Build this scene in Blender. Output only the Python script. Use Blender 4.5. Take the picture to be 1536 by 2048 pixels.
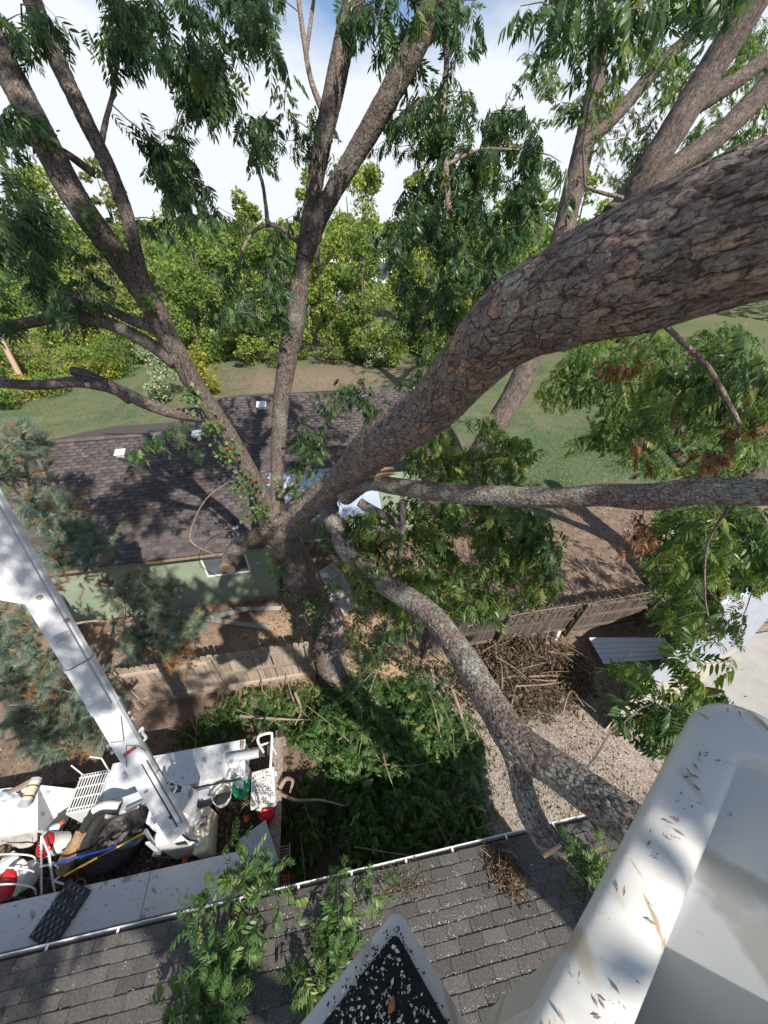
import bpy, math, random
import numpy as np
from mathutils import Matrix, Vector

# ------------------------------------------------------------------ camera, world, sun, exposure
scene = bpy.context.scene
for o in list(bpy.data.objects):
    bpy.data.objects.remove(o)
col = scene.collection
F_PX, HORIZON, CAM_H, YAW = 740.0, 440.0, 10.0, math.radians(10)
PITCH = math.atan((1024 - HORIZON) / F_PX)
SP, CP = math.sin(PITCH), math.cos(PITCH)
cam_d = bpy.data.cameras.new('camera')
cam_d.sensor_fit = 'VERTICAL'; cam_d.sensor_height = 36.0; cam_d.lens = 36.0 * F_PX / 2048
cam_d.clip_start = 0.03; cam_d.clip_end = 3000
cam = bpy.data.objects.new('camera', cam_d); col.objects.link(cam)
cam.location = (0, 0, CAM_H); cam.rotation_euler = (math.pi / 2 - PITCH, 0, -YAW)
scene.camera = cam

SUN = Vector((0.30, -0.62, 0.73)).normalized()            # direction to the sun
world = bpy.data.worlds.new('World'); scene.world = world; world.use_nodes = True
wn, wl = world.node_tree.nodes, world.node_tree.links
wn.clear()
w_out = wn.new('ShaderNodeOutputWorld'); w_bg = wn.new('ShaderNodeBackground')
w_sky = wn.new('ShaderNodeTexSky'); w_sky.sky_type = 'NISHITA'; w_sky.sun_disc = False
w_sky.sun_elevation = math.asin(SUN.z); w_sky.sun_rotation = math.atan2(SUN.x, SUN.y)
w_sky.air_density = 1.0; w_sky.dust_density = 0.1; w_sky.ozone_density = 3.0
w_tc = wn.new('ShaderNodeTexCoord'); w_map = wn.new('ShaderNodeMapping')
w_map.inputs['Scale'].default_value = (1.0, 1.0, 2.2); w_map.inputs['Location'].default_value = (3.1, 1.7, 0.4)
w_no = wn.new('ShaderNodeTexNoise'); w_no.inputs['Scale'].default_value = 1.7
w_no.inputs['Detail'].default_value = 8; w_no.inputs['Roughness'].default_value = 0.55
w_rp = wn.new('ShaderNodeValToRGB')
w_rp.color_ramp.elements[0].position = 0.46; w_rp.color_ramp.elements[1].position = 0.66
w_mx = wn.new('ShaderNodeMix'); w_mx.data_type = 'RGBA'
w_mx.inputs['B'].default_value = (6.9, 7.2, 7.7, 1)
wl.new(w_tc.outputs['Generated'], w_map.inputs['Vector']); wl.new(w_map.outputs['Vector'], w_no.inputs['Vector'])
w_sx = wn.new('ShaderNodeSeparateXYZ'); wl.new(w_tc.outputs['Generated'], w_sx.inputs[0])
w_mr = wn.new('ShaderNodeMapRange'); w_mr.inputs['From Min'].default_value = 0.0; w_mr.inputs['From Max'].default_value = 0.32; w_mr.inputs['To Min'].default_value = 0.30; w_mr.inputs['To Max'].default_value = 0.0
wl.new(w_sx.outputs['Z'], w_mr.inputs['Value'])
w_ad = wn.new('ShaderNodeMath'); w_ad.operation = 'ADD'; wl.new(w_no.outputs['Fac'], w_ad.inputs[0]); wl.new(w_mr.outputs['Result'], w_ad.inputs[1])
wl.new(w_ad.outputs[0], w_rp.inputs['Fac']); wl.new(w_rp.outputs['Color'], w_mx.inputs['Factor'])
wl.new(w_sky.outputs['Color'], w_mx.inputs['A']); wl.new(w_mx.outputs['Result'], w_bg.inputs['Color'])
w_bg.inputs['Strength'].default_value = 0.10
wl.new(w_bg.outputs['Background'], w_out.inputs['Surface'])

sun_d = bpy.data.lights.new('sun', 'SUN'); sun_d.energy = 5.0; sun_d.angle = math.radians(0.53); sun_d.color = (1.0, 0.95, 0.86)
sun = bpy.data.objects.new('sun', sun_d); col.objects.link(sun)
sun.rotation_euler = (-SUN).to_track_quat('-Z', 'Y').to_euler(); sun.location = (10, -20, 30)

vs = scene.view_settings
vs.view_transform = 'Standard'; vs.look = 'None'; vs.exposure = 0.45; vs.gamma = 1.0; vs.use_curve_mapping = False
scene.render.engine = 'CYCLES'
cy = scene.cycles
cy.max_bounces = 6; cy.diffuse_bounces = 3; cy.glossy_bounces = 2; cy.transmission_bounces = 3; cy.transparent_max_bounces = 4
cy.use_denoising = True
try:
    cy.denoiser = 'OPENIMAGEDENOISE'; cy.denoising_prefilter = 'ACCURATE'
except Exception:
    pass
cy.sample_clamp_indirect = 6

# ------------------------------------------------------------------ helpers
rng = np.random.default_rng(11)
random.seed(5)
CAM = np.array([0, 0, CAM_H])
SY, CY = math.sin(YAW), math.cos(YAW)
def ray(u, v):
    x = (u - 768) / F_PX; y = (1024 - v) / F_PX
    X, Y, Z = x, CP + y * SP, -SP + y * CP
    return np.array([X * CY + Y * SY, -X * SY + Y * CY, Z])
def P(u, v, t):                       # a point at depth t (metres along the view axis)
    return CAM + ray(u, v) * t
def G(u, v, z=0.0):                   # a point at height z
    d = ray(u, v); return CAM + d * ((z - CAM_H) / d[2])
def proj(q):
    q = np.atleast_2d(q) - CAM
    X = q[:, 0] * CY - q[:, 1] * SY; Y = q[:, 0] * SY + q[:, 1] * CY; Z = q[:, 2]
    t = Y * CP - Z * SP
    tt = np.where(np.abs(t) < 1e-6, 1e-6, t)
    return 768 + F_PX * X / tt, 1024 - F_PX * (Y * SP + Z * CP) / tt, t

def _h(ix, iy, iz, seed):
    h = (ix * 374761393 + iy * 668265263 + iz * 2147483647 + seed * 974711) & 0xffffffff
    h = ((h ^ (h >> 13)) * 1274126177) & 0xffffffff
    return ((h ^ (h >> 16)) & 0xffffff) / float(0x1000000)
def vnoise(p, seed=0):
    i = np.floor(p).astype(np.int64); f = p - i; f = f * f * (3 - 2 * f)
    r = 0
    for dx in (0, 1):
        for dy in (0, 1):
            for dz in (0, 1):
                w = (f[:, 0] if dx else 1 - f[:, 0]) * (f[:, 1] if dy else 1 - f[:, 1]) * (f[:, 2] if dz else 1 - f[:, 2])
                r = r + w * _h(i[:, 0] + dx, i[:, 1] + dy, i[:, 2] + dz, seed)
    return r
def fbm(p, oct=4, seed=0):
    s = 0; a = 0.5
    for k in range(oct):
        s = s + a * vnoise(p * (2 ** k), seed + k); a *= 0.5
    return s / (1 - 0.5 ** oct)

def tag(o, label=None, cat=None, group=None, kind=None):
    if label: o['label'] = label
    if cat: o['category'] = cat
    if group: o['group'] = group
    if kind: o['kind'] = kind
    return o
def thing(name, loc, label, cat, group=None):
    o = bpy.data.objects.new(name, None); col.objects.link(o)
    o.location = [float(c) for c in loc]; o.empty_display_size = 0.1
    return tag(o, label, cat, group)
def place(o, parent, loc=(0, 0, 0)):
    loc = Vector([float(c) for c in loc])
    if parent is not None:
        w = parent.location.copy(); q = parent.parent
        while q is not None: w += q.location; q = q.parent
        o.parent = parent; loc = loc - w
    o.location = loc
    return o
def npmesh(name, V, Fs, mat, parent=None, attrs=None, smooth=False, center=True, base=False, uv=None):
    V = np.asarray(V, float)
    if not isinstance(Fs, list): Fs = [Fs]
    Fs = [np.asarray(f, int) for f in Fs if len(f)]
    c = np.zeros(3)
    if center:
        mn, mx = V.min(0), V.max(0); c = (mn + mx) / 2
        if base: c[2] = mn[2]
    me = bpy.data.meshes.new(name)
    me.vertices.add(len(V)); me.vertices.foreach_set('co', (V - c).astype(np.float32).ravel())
    nl = sum(f.size for f in Fs); nf = sum(len(f) for f in Fs)
    me.loops.add(nl); me.polygons.add(nf)
    me.loops.foreach_set('vertex_index', np.concatenate([f.ravel() for f in Fs]).astype(np.int32))
    tot = np.concatenate([np.full(len(f), f.shape[1]) for f in Fs])
    st = np.concatenate([[0], np.cumsum(tot)[:-1]])
    me.polygons.foreach_set('loop_start', st.astype(np.int32))
    me.update(calc_edges=True)
    if smooth: me.polygons.foreach_set('use_smooth', np.ones(nf, bool))
    for k, (dom, a) in (attrs or {}).items():
        at = me.attributes.new(k, 'FLOAT', dom); at.data.foreach_set('value', np.asarray(a, np.float32))
    if uv is not None:
        me.uv_layers.new(name='UVMap').data.foreach_set('uv', np.asarray(uv, np.float32).ravel())
    if mat: me.materials.append(mat)
    o = bpy.data.objects.new(name, me); col.objects.link(o)
    place(o, parent, c)
    return o

def frames(pts):
    pts = np.asarray(pts, float); n = len(pts)
    T = np.gradient(pts, axis=0); T /= np.linalg.norm(T, axis=1)[:, None] + 1e-12
    ref = np.array([0, 0, 1.0]) if abs(T[0, 2]) < 0.9 else np.array([1.0, 0, 0])
    U = np.zeros_like(T); u = np.cross(T[0], ref); u /= np.linalg.norm(u); U[0] = u
    for i in range(1, n):
        u = U[i - 1] - T[i] * (U[i - 1] @ T[i]); U[i] = u / (np.linalg.norm(u) + 1e-12)
    return T, U, np.cross(T, U)
def spline(pts, ds=None, n=None):
    """Catmull-Rom through rows (any width); resampled by arc length of the first three columns."""
    p = np.asarray(pts, float)
    e = np.vstack([2 * p[0] - p[1], p, 2 * p[-1] - p[-2]])
    out = []
    for i in range(1, len(e) - 2):
        t = np.linspace(0, 1, 24, endpoint=False)[:, None]
        a, b, c, d = e[i - 1], e[i], e[i + 1], e[i + 2]
        out.append(0.5 * (2 * b + (c - a) * t + (2 * a - 5 * b + 4 * c - d) * t ** 2 + (3 * b - a - 3 * c + d) * t ** 3))
    out = np.vstack(out + [p[-1:]])
    s = np.concatenate([[0], np.cumsum(np.linalg.norm(np.diff(out[:, :3], axis=0), axis=1))])
    m = n if n else max(3, int(s[-1] / ds) + 1)
    q = np.linspace(0, s[-1], m)
    return np.stack([np.interp(q, s, out[:, k]) for k in range(out.shape[1])], 1), q

class MB:
    def __init__(s): s.v = []; s.f = []
    def add(s, v, f):
        b = len(s.v); s.v += [tuple(map(float, q)) for q in v]; s.f += [tuple(b + i for i in q) for q in f]; return s
    def box(s, c, d, bev=0.0, rot=None):
        hx, hy, hz = d[0] / 2, d[1] / 2, d[2] / 2
        b = min(bev, hx * .45, hy * .45, hz * .45)
        v, f = [], []
        if b <= 0:
            v = [(x * hx, y * hy, z * hz) for x in (-1, 1) for y in (-1, 1) for z in (-1, 1)]
            f = [(0, 1, 3, 2), (4, 6, 7, 5), (0, 4, 5, 1), (2, 3, 7, 6), (0, 2, 6, 4), (1, 5, 7, 3)]
        else:
            ix = {}
            for x in (-1, 1):
                for y in (-1, 1):
                    for z in (-1, 1):
                        for k in range(3):
                            q = [x * (hx - b), y * (hy - b), z * (hz - b)]; q[k] += (x, y, z)[k] * b
                            ix[(x, y, z, k)] = len(v); v.append(tuple(q))
            I = lambda x, y, z, k: ix[(x, y, z, k)]
            for sg in (-1, 1):
                f.append([I(sg, -1, -1, 0), I(sg, 1, -1, 0), I(sg, 1, 1, 0), I(sg, -1, 1, 0)])
                f.append([I(-1, sg, -1, 1), I(1, sg, -1, 1), I(1, sg, 1, 1), I(-1, sg, 1, 1)])
                f.append([I(-1, -1, sg, 2), I(1, -1, sg, 2), I(1, 1, sg, 2), I(-1, 1, sg, 2)])
            for p in (-1, 1):
                for q in (-1, 1):
                    f.append([I(p, q, -1, 0), I(p, q, 1, 0), I(p, q, 1, 1), I(p, q, -1, 1)])
                    f.append([I(p, -1, q, 0), I(p, 1, q, 0), I(p, 1, q, 2), I(p, -1, q, 2)])
                    f.append([I(-1, p, q, 1), I(1, p, q, 1), I(1, p, q, 2), I(-1, p, q, 2)])
                    for r in (-1, 1):
                        f.append([I(p, q, r, 0), I(p, q, r, 1), I(p, q, r, 2)])
            nf = []
            va = np.array(v)
            for q in f:
                a = va[list(q)]; nrm = np.cross(a[1] - a[0], a[2] - a[0])
                nf.append(q if nrm @ a.mean(0) > 0 else q[::-1])
            f = nf
        va = np.array(v)
        if rot is not None: va = va @ np.asarray(rot).T
        return s.add(va + np.asarray(c, float), f)
    def tube(s, pts, r, n=8, cap=True):
        pts = np.asarray(pts, float); m = len(pts)
        r = np.full(m, r) if np.isscalar(r) else np.asarray(r, float)
        T, U, W = frames(pts)
        th = np.linspace(0, 2 * math.pi, n, endpoint=False)
        v = (pts[:, None] + r[:, None, None] * (np.cos(th)[None, :, None] * U[:, None] + np.sin(th)[None, :, None] * W[:, None])).reshape(-1, 3)
        f = [(i * n + j, i * n + (j + 1) % n, (i + 1) * n + (j + 1) % n, (i + 1) * n + j) for i in range(m - 1) for j in range(n)]
        if cap: f += [tuple(range(n))[::-1], tuple((m - 1) * n + j for j in range(n))]
        return s.add(v, f)
    def lathe(s, prof, c, n=24, axis=(0, 0, 1), cap0=True, cap1=True):
        ax = Vector(axis).normalized(); q = Vector((0, 0, 1)).rotation_difference(ax).to_matrix()
        th = np.linspace(0, 2 * math.pi, n, endpoint=False)
        v = np.array([(r * math.cos(t), r * math.sin(t), z) for r, z in prof for t in th]) @ np.array(q).T + np.asarray(c, float)
        m = len(prof)
        f = [(i * n + j, i * n + (j + 1) % n, (i + 1) * n + (j + 1) % n, (i + 1) * n + j) for i in range(m - 1) for j in range(n)]
        if cap0: f.append(tuple(range(n))[::-1])
        if cap1: f.append(tuple((m - 1) * n + j for j in range(n)))
        return s.add(v, f)
    def prism(s, poly, z0, z1):
        m = len(poly)
        v = [(x, y, z0) for x, y in poly] + [(x, y, z1) for x, y in poly]
        return s.add(v, [tuple(range(m))[::-1], tuple(range(m, 2 * m))] + [(i, (i + 1) % m, m + (i + 1) % m, m + i) for i in range(m)])
    def build(s, name, mat, parent=None, smooth=False, base=False, label=None):
        v = np.array(s.v); mn, mx = v.min(0), v.max(0); c = (mn + mx) / 2
        if base: c[2] = mn[2]
        me = bpy.data.meshes.new(name); me.from_pydata((v - c).tolist(), [], s.f); me.update()
        if smooth:
            me.polygons.foreach_set('use_smooth', np.ones(len(me.polygons), bool))
            try: me.set_sharp_from_angle(angle=math.radians(40))
            except Exception: pass
        me.materials.append(mat)
        o = bpy.data.objects.new(name, me); col.objects.link(o); place(o, parent, c)
        if label: o['label'] = label
        return o
def rotz(a): c, s = math.cos(a), math.sin(a); return np.array([[c, -s, 0], [s, c, 0], [0, 0, 1]])
def roty(a): c, s = math.cos(a), math.sin(a); return np.array([[c, 0, s], [0, 1, 0], [-s, 0, c]])
def rotx(a): c, s = math.cos(a), math.sin(a); return np.array([[1, 0, 0], [0, c, -s], [0, s, c]])

# ------------------------------------------------------------------ materials
def base_mat(name):
    m = bpy.data.materials.new(name); m.use_nodes = True
    nt = m.node_tree; return m, nt.nodes, nt.links, nt.nodes['Principled BSDF']
def ramp(n, stops):
    r = n.new('ShaderNodeValToRGB'); e = r.color_ramp.elements
    while len(e) < len(stops): e.new(0.5)
    for i, (p, c) in enumerate(stops): e[i].position = p; e[i].color = (*c, 1)
    return r
def pmat(name, stops, scale=6.0, rough=0.7, bump=0.15, bscale=None, metal=0.0, stretch=(1, 1, 1), detail=6, dist=0.0,
         vary=0.0, spec=0.4, marks=None, coord='Object'):
    """Noise-driven colour ramp + bump; vary = brightness change per piece; marks = (colour, scale, threshold, stretch)."""
    m, n, l, b = base_mat(name)
    tc = n.new('ShaderNodeTexCoord'); mp = n.new('ShaderNodeMapping'); mp.inputs['Scale'].default_value = stretch
    l.new(tc.outputs[coord], mp.inputs['Vector'])
    no = n.new('ShaderNodeTexNoise'); no.inputs['Scale'].default_value = scale; no.inputs['Detail'].default_value = detail
    no.inputs['Roughness'].default_value = 0.62; no.inputs['Distortion'].default_value = dist
    l.new(mp.outputs['Vector'], no.inputs['Vector'])
    r = ramp(n, stops); l.new(no.outputs['Fac'], r.inputs['Fac']); out = r.outputs['Color']
    if marks:
        for (mc, ms, mt, mst) in marks:
            mp2 = n.new('ShaderNodeMapping'); mp2.inputs['Scale'].default_value = mst; mp2.inputs['Rotation'].default_value = (0.2, 0.1, 0.5)
            l.new(tc.outputs[coord], mp2.inputs['Vector'])
            n2 = n.new('ShaderNodeTexNoise'); n2.inputs['Scale'].default_value = ms; n2.inputs['Detail'].default_value = 5
            l.new(mp2.outputs['Vector'], n2.inputs['Vector'])
            r2 = ramp(n, [(mt, (0, 0, 0)), (mt + 0.05, (1, 1, 1))]); l.new(n2.outputs['Fac'], r2.inputs['Fac'])
            mx = n.new('ShaderNodeMix'); mx.data_type = 'RGBA'; mx.inputs['B'].default_value = (*mc, 1)
            l.new(r2.outputs['Color'], mx.inputs['Factor']); l.new(out, mx.inputs['A']); out = mx.outputs['Result']
    if vary > 0:
        oi = n.new('ShaderNodeObjectInfo'); at = n.new('ShaderNodeAttribute'); at.attribute_name = 'rnd'
        ad = n.new('ShaderNodeMath'); ad.operation = 'ADD'; l.new(oi.outputs['Random'], ad.inputs[0]); l.new(at.outputs['Fac'], ad.inputs[1])
        fr = n.new('ShaderNodeMath'); fr.operation = 'FRACT'; l.new(ad.outputs[0], fr.inputs[0])
        mr = n.new('ShaderNodeMapRange'); mr.inputs['To Min'].default_value = 1 - vary; mr.inputs['To Max'].default_value = 1 + vary
        l.new(fr.outputs[0], mr.inputs['Value'])
        vm = n.new('ShaderNodeVectorMath'); vm.operation = 'SCALE'; l.new(out, vm.inputs[0]); l.new(mr.outputs['Result'], vm.inputs['Scale'])
        out = vm.outputs['Vector']
    l.new(out, b.inputs['Base Color'])
    b.inputs['Roughness'].default_value = rough; b.inputs['Metallic'].default_value = metal
    b.inputs['Specular IOR Level'].default_value = spec
    if bump > 0:
        bn = n.new('ShaderNodeTexNoise'); bn.inputs['Scale'].default_value = bscale or scale * 4; bn.inputs['Detail'].default_value = 5
        l.new(mp.outputs['Vector'], bn.inputs['Vector'])
        bu = n.new('ShaderNodeBump'); bu.inputs['Strength'].default_value = bump; bu.inputs['Distance'].default_value = 0.02
        l.new(bn.outputs['Fac'], bu.inputs['Height']); l.new(bu.outputs['Normal'], b.inputs['Normal'])
    return m
def flat(name, c, rough=0.5, metal=0.0, v=0.18, scale=14.0, bump=0.05):
    c = np.array(c); return pmat(name, [(0.3, tuple(c * (1 - v))), (0.7, tuple(np.minimum(c * (1 + v), 0.95)))], scale, rough, bump, metal=metal)
def leafmat(name, stops, trans=0.35, rough=0.5, tcol=(1.35, 1.5, 0.7)):
    m, n, l, b = base_mat(name)
    at = n.new('ShaderNodeAttribute'); at.attribute_name = 'rnd'
    oi = n.new('ShaderNodeObjectInfo'); ad = n.new('ShaderNodeMath'); ad.operation = 'ADD'
    l.new(at.outputs['Fac'], ad.inputs[0]); l.new(oi.outputs['Random'], ad.inputs[1])
    fr = n.new('ShaderNodeMath'); fr.operation = 'FRACT'; l.new(ad.outputs[0], fr.inputs[0])
    r = ramp(n, stops); l.new(fr.outputs[0], r.inputs['Fac'])
    l.new(r.outputs['Color'], b.inputs['Base Color']); b.inputs['Roughness'].default_value = rough
    b.inputs['Specular IOR Level'].default_value = 0.35
    tr = n.new('ShaderNodeBsdfTranslucent'); vm = n.new('ShaderNodeVectorMath'); vm.operation = 'MULTIPLY'
    vm.inputs[1].default_value = tcol; l.new(r.outputs['Color'], vm.inputs[0]); l.new(vm.outputs['Vector'], tr.inputs['Color'])
    mx = n.new('ShaderNodeMixShader'); mx.inputs['Fac'].default_value = trans
    l.new(b.outputs['BSDF'], mx.inputs[1]); l.new(tr.outputs['BSDF'], mx.inputs[2])
    l.new(mx.outputs['Shader'], n['Material Output'].inputs['Surface'])
    return m
def barkmat(name, tone=1.0, lichen=0.5, warm=0.0, speck=70.0):
    """flaky bark: plates laid out in the limb's own (length, girth) coordinates"""
    m, n, l, b = base_mat(name)
    tc = n.new('ShaderNodeTexCoord'); ed = n.new('ShaderNodeAttribute'); ed.attribute_name = 'edge'
    def noise(vec, sc, det=6, rg=.65):
        q = n.new('ShaderNodeTexNoise'); q.inputs['Scale'].default_value = sc; q.inputs['Detail'].default_value = det; q.inputs['Roughness'].default_value = rg
        l.new(vec, q.inputs['Vector']); return q
    def vmath(op, a_, b_=None, sc=None):
        q = n.new('ShaderNodeVectorMath'); q.operation = op; l.new(a_, q.inputs[0])
        if b_ is not None: l.new(b_, q.inputs[1])
        if sc is not None: q.inputs['Scale'].default_value = sc
        return q.outputs['Vector']
    def mix(f, a_, c_, bt='MIX', fv=None):
        q = n.new('ShaderNodeMix'); q.data_type = 'RGBA'; q.blend_type = bt
        if f is not None: l.new(f, q.inputs['Factor'])
        else: q.inputs['Factor'].default_value = fv
        l.new(a_, q.inputs['A'])
        if isinstance(c_, tuple): q.inputs['B'].default_value = (*c_, 1)
        else: l.new(c_, q.inputs['B'])
        return q.outputs['Result']
    def rmp(f, st): r = ramp(n, st); l.new(f, r.inputs['Fac']); return r.outputs['Color']
    uv = tc.outputs['UV']
    def warped(amp1, s1, amp2, s2):
        def cen(o, k):
            sb = n.new('ShaderNodeVectorMath'); sb.operation = 'SUBTRACT'; sb.inputs[1].default_value = (.5, .5, .5); l.new(o, sb.inputs[0]); return vmath('SCALE', sb.outputs['Vector'], sc=k)
        return vmath('ADD', vmath('ADD', uv, cen(noise(uv, s1, 2).outputs['Color'], amp1)), cen(noise(uv, s2, 3, .7).outputs['Color'], amp2))
    w1 = warped(.95, .8, .5, 5.0)
    def vor(vec, sc, feat):
        q = n.new('ShaderNodeTexVoronoi'); q.voronoi_dimensions = '2D'; q.feature = feat; q.inputs['Scale'].default_value = sc; l.new(vec, q.inputs['Vector']); return q
    e1 = vor(w1, 1.0, 'DISTANCE_TO_EDGE').outputs['Distance']; c1 = vor(w1, 1.0, 'F1').outputs['Color']
    e2 = vor(w1, 2.3, 'DISTANCE_TO_EDGE').outputs['Distance']; c2 = vor(w1, 2.3, 'F1').outputs['Color']
    sep = n.new('ShaderNodeSeparateColor'); l.new(c1, sep.inputs[0]); sep2 = n.new('ShaderNodeSeparateColor'); l.new(c2, sep2.inputs[0])
    k = tone
    pal = [(0.0, (.085 * k, .070 * k, .064 * k)), (.25, (.15 * k, .125 * k, .115 * k)), (.5, (.205 * k, .175 * k, .16 * k)), (.7, (.16 * k, .15 * k, .14 * k)), (.86, (.25 * k, (.185 + .01 * warm) * k, .155 * k)), (1.0, ((.31 + .1 * warm) * k, (.22 + .03 * warm) * k, .17 * k))]
    base = mix(None, rmp(sep.outputs[0], pal), rmp(sep2.outputs[1], pal), fv=.4)
    # lichen: grey-green and pale blue-grey crusts
    for (sc_, th_, colr, am) in ((2.6, .63 - .10 * lichen, (.26 * k, .27 * k, .235 * k), .75), (5.0, .70 - .10 * lichen, (.34 * k, .355 * k, .35 * k), .7)):
        f = rmp(noise(tc.outputs['Object'], sc_, 8, .72).outputs['Fac'], [(th_, (0, 0, 0)), (th_ + .06, (am, am, am))]); base = mix(f, base, colr)
    sp = rmp(noise(tc.outputs['Object'], speck, 6, .75).outputs['Fac'], [(.32, (.30, .28, .27)), (.48, (.88, .86, .84)), (.62, (1.12, 1.08, 1.05)), (.75, (1.5, 1.45, 1.4))])
    base = mix(None, base, sp, 'MULTIPLY', 1.0)
    # the cracks show dark cork
    cr1 = rmp(e1, [(.015, (1, 1, 1)), (.075, (0, 0, 0))]); cr2 = rmp(e2, [(.01, (.75, .75, .75)), (.05, (0, 0, 0))])
    cr = mix(None, cr1, cr2, 'LIGHTEN', 1.0); hole = rmp(noise(uv, 1.6, 3).outputs['Fac'], [(.36, (.15, .15, .15)), (.52, (1, 1, 1))])
    cr = mix(None, cr, hole, 'MULTIPLY', 1.0)
    cm = rmp(ed.outputs['Fac'], [(.05, (.5, .5, .5)), (.6, (0, 0, 0))]); cr = mix(None, cr, cm, 'LIGHTEN', 1.0)
    base = mix(cr, base, (.045 * k, .034 * k, .029 * k))
    l.new(base, b.inputs['Base Color']); b.inputs['Roughness'].default_value = .92; b.inputs['Specular IOR Level'].default_value = .15
    hgt = n.new('ShaderNodeMath'); hgt.operation = 'MULTIPLY_ADD'; l.new(cr, hgt.inputs[0]); hgt.inputs[1].default_value = -1.0
    tl = n.new('ShaderNodeMath'); tl.operation = 'MULTIPLY_ADD'; l.new(sep.outputs[1], tl.inputs[0]); tl.inputs[1].default_value = .9; l.new(sep2.outputs[2], tl.inputs[2])
    l.new(tl.outputs[0], hgt.inputs[2])
    bu = n.new('ShaderNodeBump'); bu.inputs['Strength'].default_value = .7; bu.inputs['Distance'].default_value = .009; l.new(hgt.outputs[0], bu.inputs['Height'])
    b2 = n.new('ShaderNodeBump'); b2.inputs['Strength'].default_value = .8; b2.inputs['Distance'].default_value = .012
    l.new(noise(tc.outputs['Object'], speck * .6, 8, .78).outputs['Fac'], b2.inputs['Height']); l.new(bu.outputs['Normal'], b2.inputs['Normal']); l.new(b2.outputs['Normal'], b.inputs['Normal'])
    return m

MAT = {}
MAT['bark'] = barkmat('bark', 1.75, .55, .6, 62)
MAT['bark_grey'] = barkmat('bark_grey', 1.05, .75, -.1, 45)
MAT['bark_lichen'] = barkmat('bark_lichen', 1.6, 1.2, -.4, 45)
MAT['bark_far'] = barkmat('bark_far', 1.0, .1, 0, 22)
MAT['twig'] = pmat('twig', [(.3, (.07, .055, .045)), (.7, (.16, .13, .11))], 12, .85, .3)
MAT['dead_stick'] = pmat('dead_stick', [(.3, (.17, .12, .085)), (.7, (.36, .28, .21))], 10, .85, .3)
MAT['cut_wood'] = pmat('cut_wood', [(.35, (.50, .33, .19)), (.65, (.66, .47, .30))], 5, .75, .15, dist=1.5)
_m = MAT['cut_wood']; _n, _l = _m.node_tree.nodes, _m.node_tree.links
_w = _n.new('ShaderNodeTexWave'); _w.wave_type = 'RINGS'; _w.rings_direction = 'SPHERICAL'; _w.inputs['Scale'].default_value = 28; _w.inputs['Distortion'].default_value = 3; _w.inputs['Detail'].default_value = 3
_t = _n.new('ShaderNodeTexCoord'); _l.new(_t.outputs['Object'], _w.inputs['Vector'])
_x = _n.new('ShaderNodeMix'); _x.data_type = 'RGBA'; _x.blend_type = 'MULTIPLY'; _x.inputs['Factor'].default_value = .45
_b = _n['Principled BSDF']; _src = _b.inputs['Base Color'].links[0].from_socket; _l.new(_src, _x.inputs['A']); _l.new(_w.outputs['Color'], _x.inputs['B']); _l.new(_x.outputs['Result'], _b.inputs['Base Color'])
MAT['leaf'] = leafmat('leaf', [(0, (.028, .06, .028)), (.35, (.045, .092, .037)), (.7, (.075, .135, .05)), (.95, (.115, .18, .06)), (1, (.19, .21, .065))], .38, .36)
MAT['leaf_mid'] = leafmat('leaf_mid', [(0, (.055, .10, .03)), (.4, (.092, .155, .043)), (.8, (.15, .215, .06)), (1, (.25, .26, .075))], .45, .36)
MAT['leaf_light'] = leafmat('leaf_light', [(0, (.06, .12, .03)), (.5, (.10, .17, .045)), (.9, (.16, .22, .06)), (1, (.28, .25, .06))], .4, .5)
MAT['leaf_pile'] = leafmat('leaf_pile', [(0, (.05, .10, .032)), (.5, (.09, .17, .05)), (.88, (.15, .24, .07)), (1, (.25, .26, .08))], .38, .42)
MAT['leaf_dead'] = leafmat('leaf_dead', [(0, (.06, .042, .027)), (.5, (.125, .09, .053)), (1, (.24, .175, .105))], .25, .7, (1.2, 1, .7))
MAT['leaf_rust'] = leafmat('leaf_rust', [(0, (.11, .05, .025)), (.6, (.21, .095, .045)), (1, (.32, .18, .08))], .25, .6, (1.2, .9, .6))
MAT['leaf_clump'] = leafmat('leaf_clump', [(0, (.06, .035, .02)), (.6, (.15, .085, .045)), (1, (.26, .17, .09))], .2, .7, (1.1, .9, .7))
MAT['leaf_vine'] = leafmat('leaf_vine', [(0, (.05, .11, .03)), (.5, (.09, .17, .05)), (.92, (.17, .24, .09)), (.95, (.30, .07, .03)), (1, (.38, .17, .06))], .35, .5)
WOODS = [leafmat('leaf_wood_yellow', [(0, (.11, .165, .035)), (.5, (.22, .285, .065)), (1, (.39, .42, .11))], .42, .6),
         leafmat('leaf_wood_green', [(0, (.085, .15, .035)), (.5, (.16, .24, .055)), (1, (.30, .35, .09))], .42, .6),
         leafmat('leaf_wood_olive', [(0, (.09, .12, .04)), (.5, (.19, .22, .07)), (1, (.34, .33, .12))], .42, .6)]
MAT['leaf_silver'] = leafmat('leaf_silver', [(0, (.16, .22, .12)), (.5, (.26, .33, .20)), (1, (.42, .47, .30))], .3, .6)
MAT['leaf_gold'] = leafmat('leaf_gold', [(0, (.12, .17, .03)), (.5, (.28, .30, .05)), (1, (.50, .42, .05))], .35, .6)
MAT['needle'] = leafmat('needle', [(0, (.095, .14, .095)), (.45, (.175, .235, .175)), (.8, (.28, .35, .28)), (.88, (.28, .27, .15)), (1, (.34, .20, .09))], .25, .6, (1, 1.1, .8))
MAT['needle_dead'] = leafmat('needle_dead', [(0, (.20, .10, .04)), (1, (.40, .22, .09))], .2, .7, (1, 1, 1))
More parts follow.
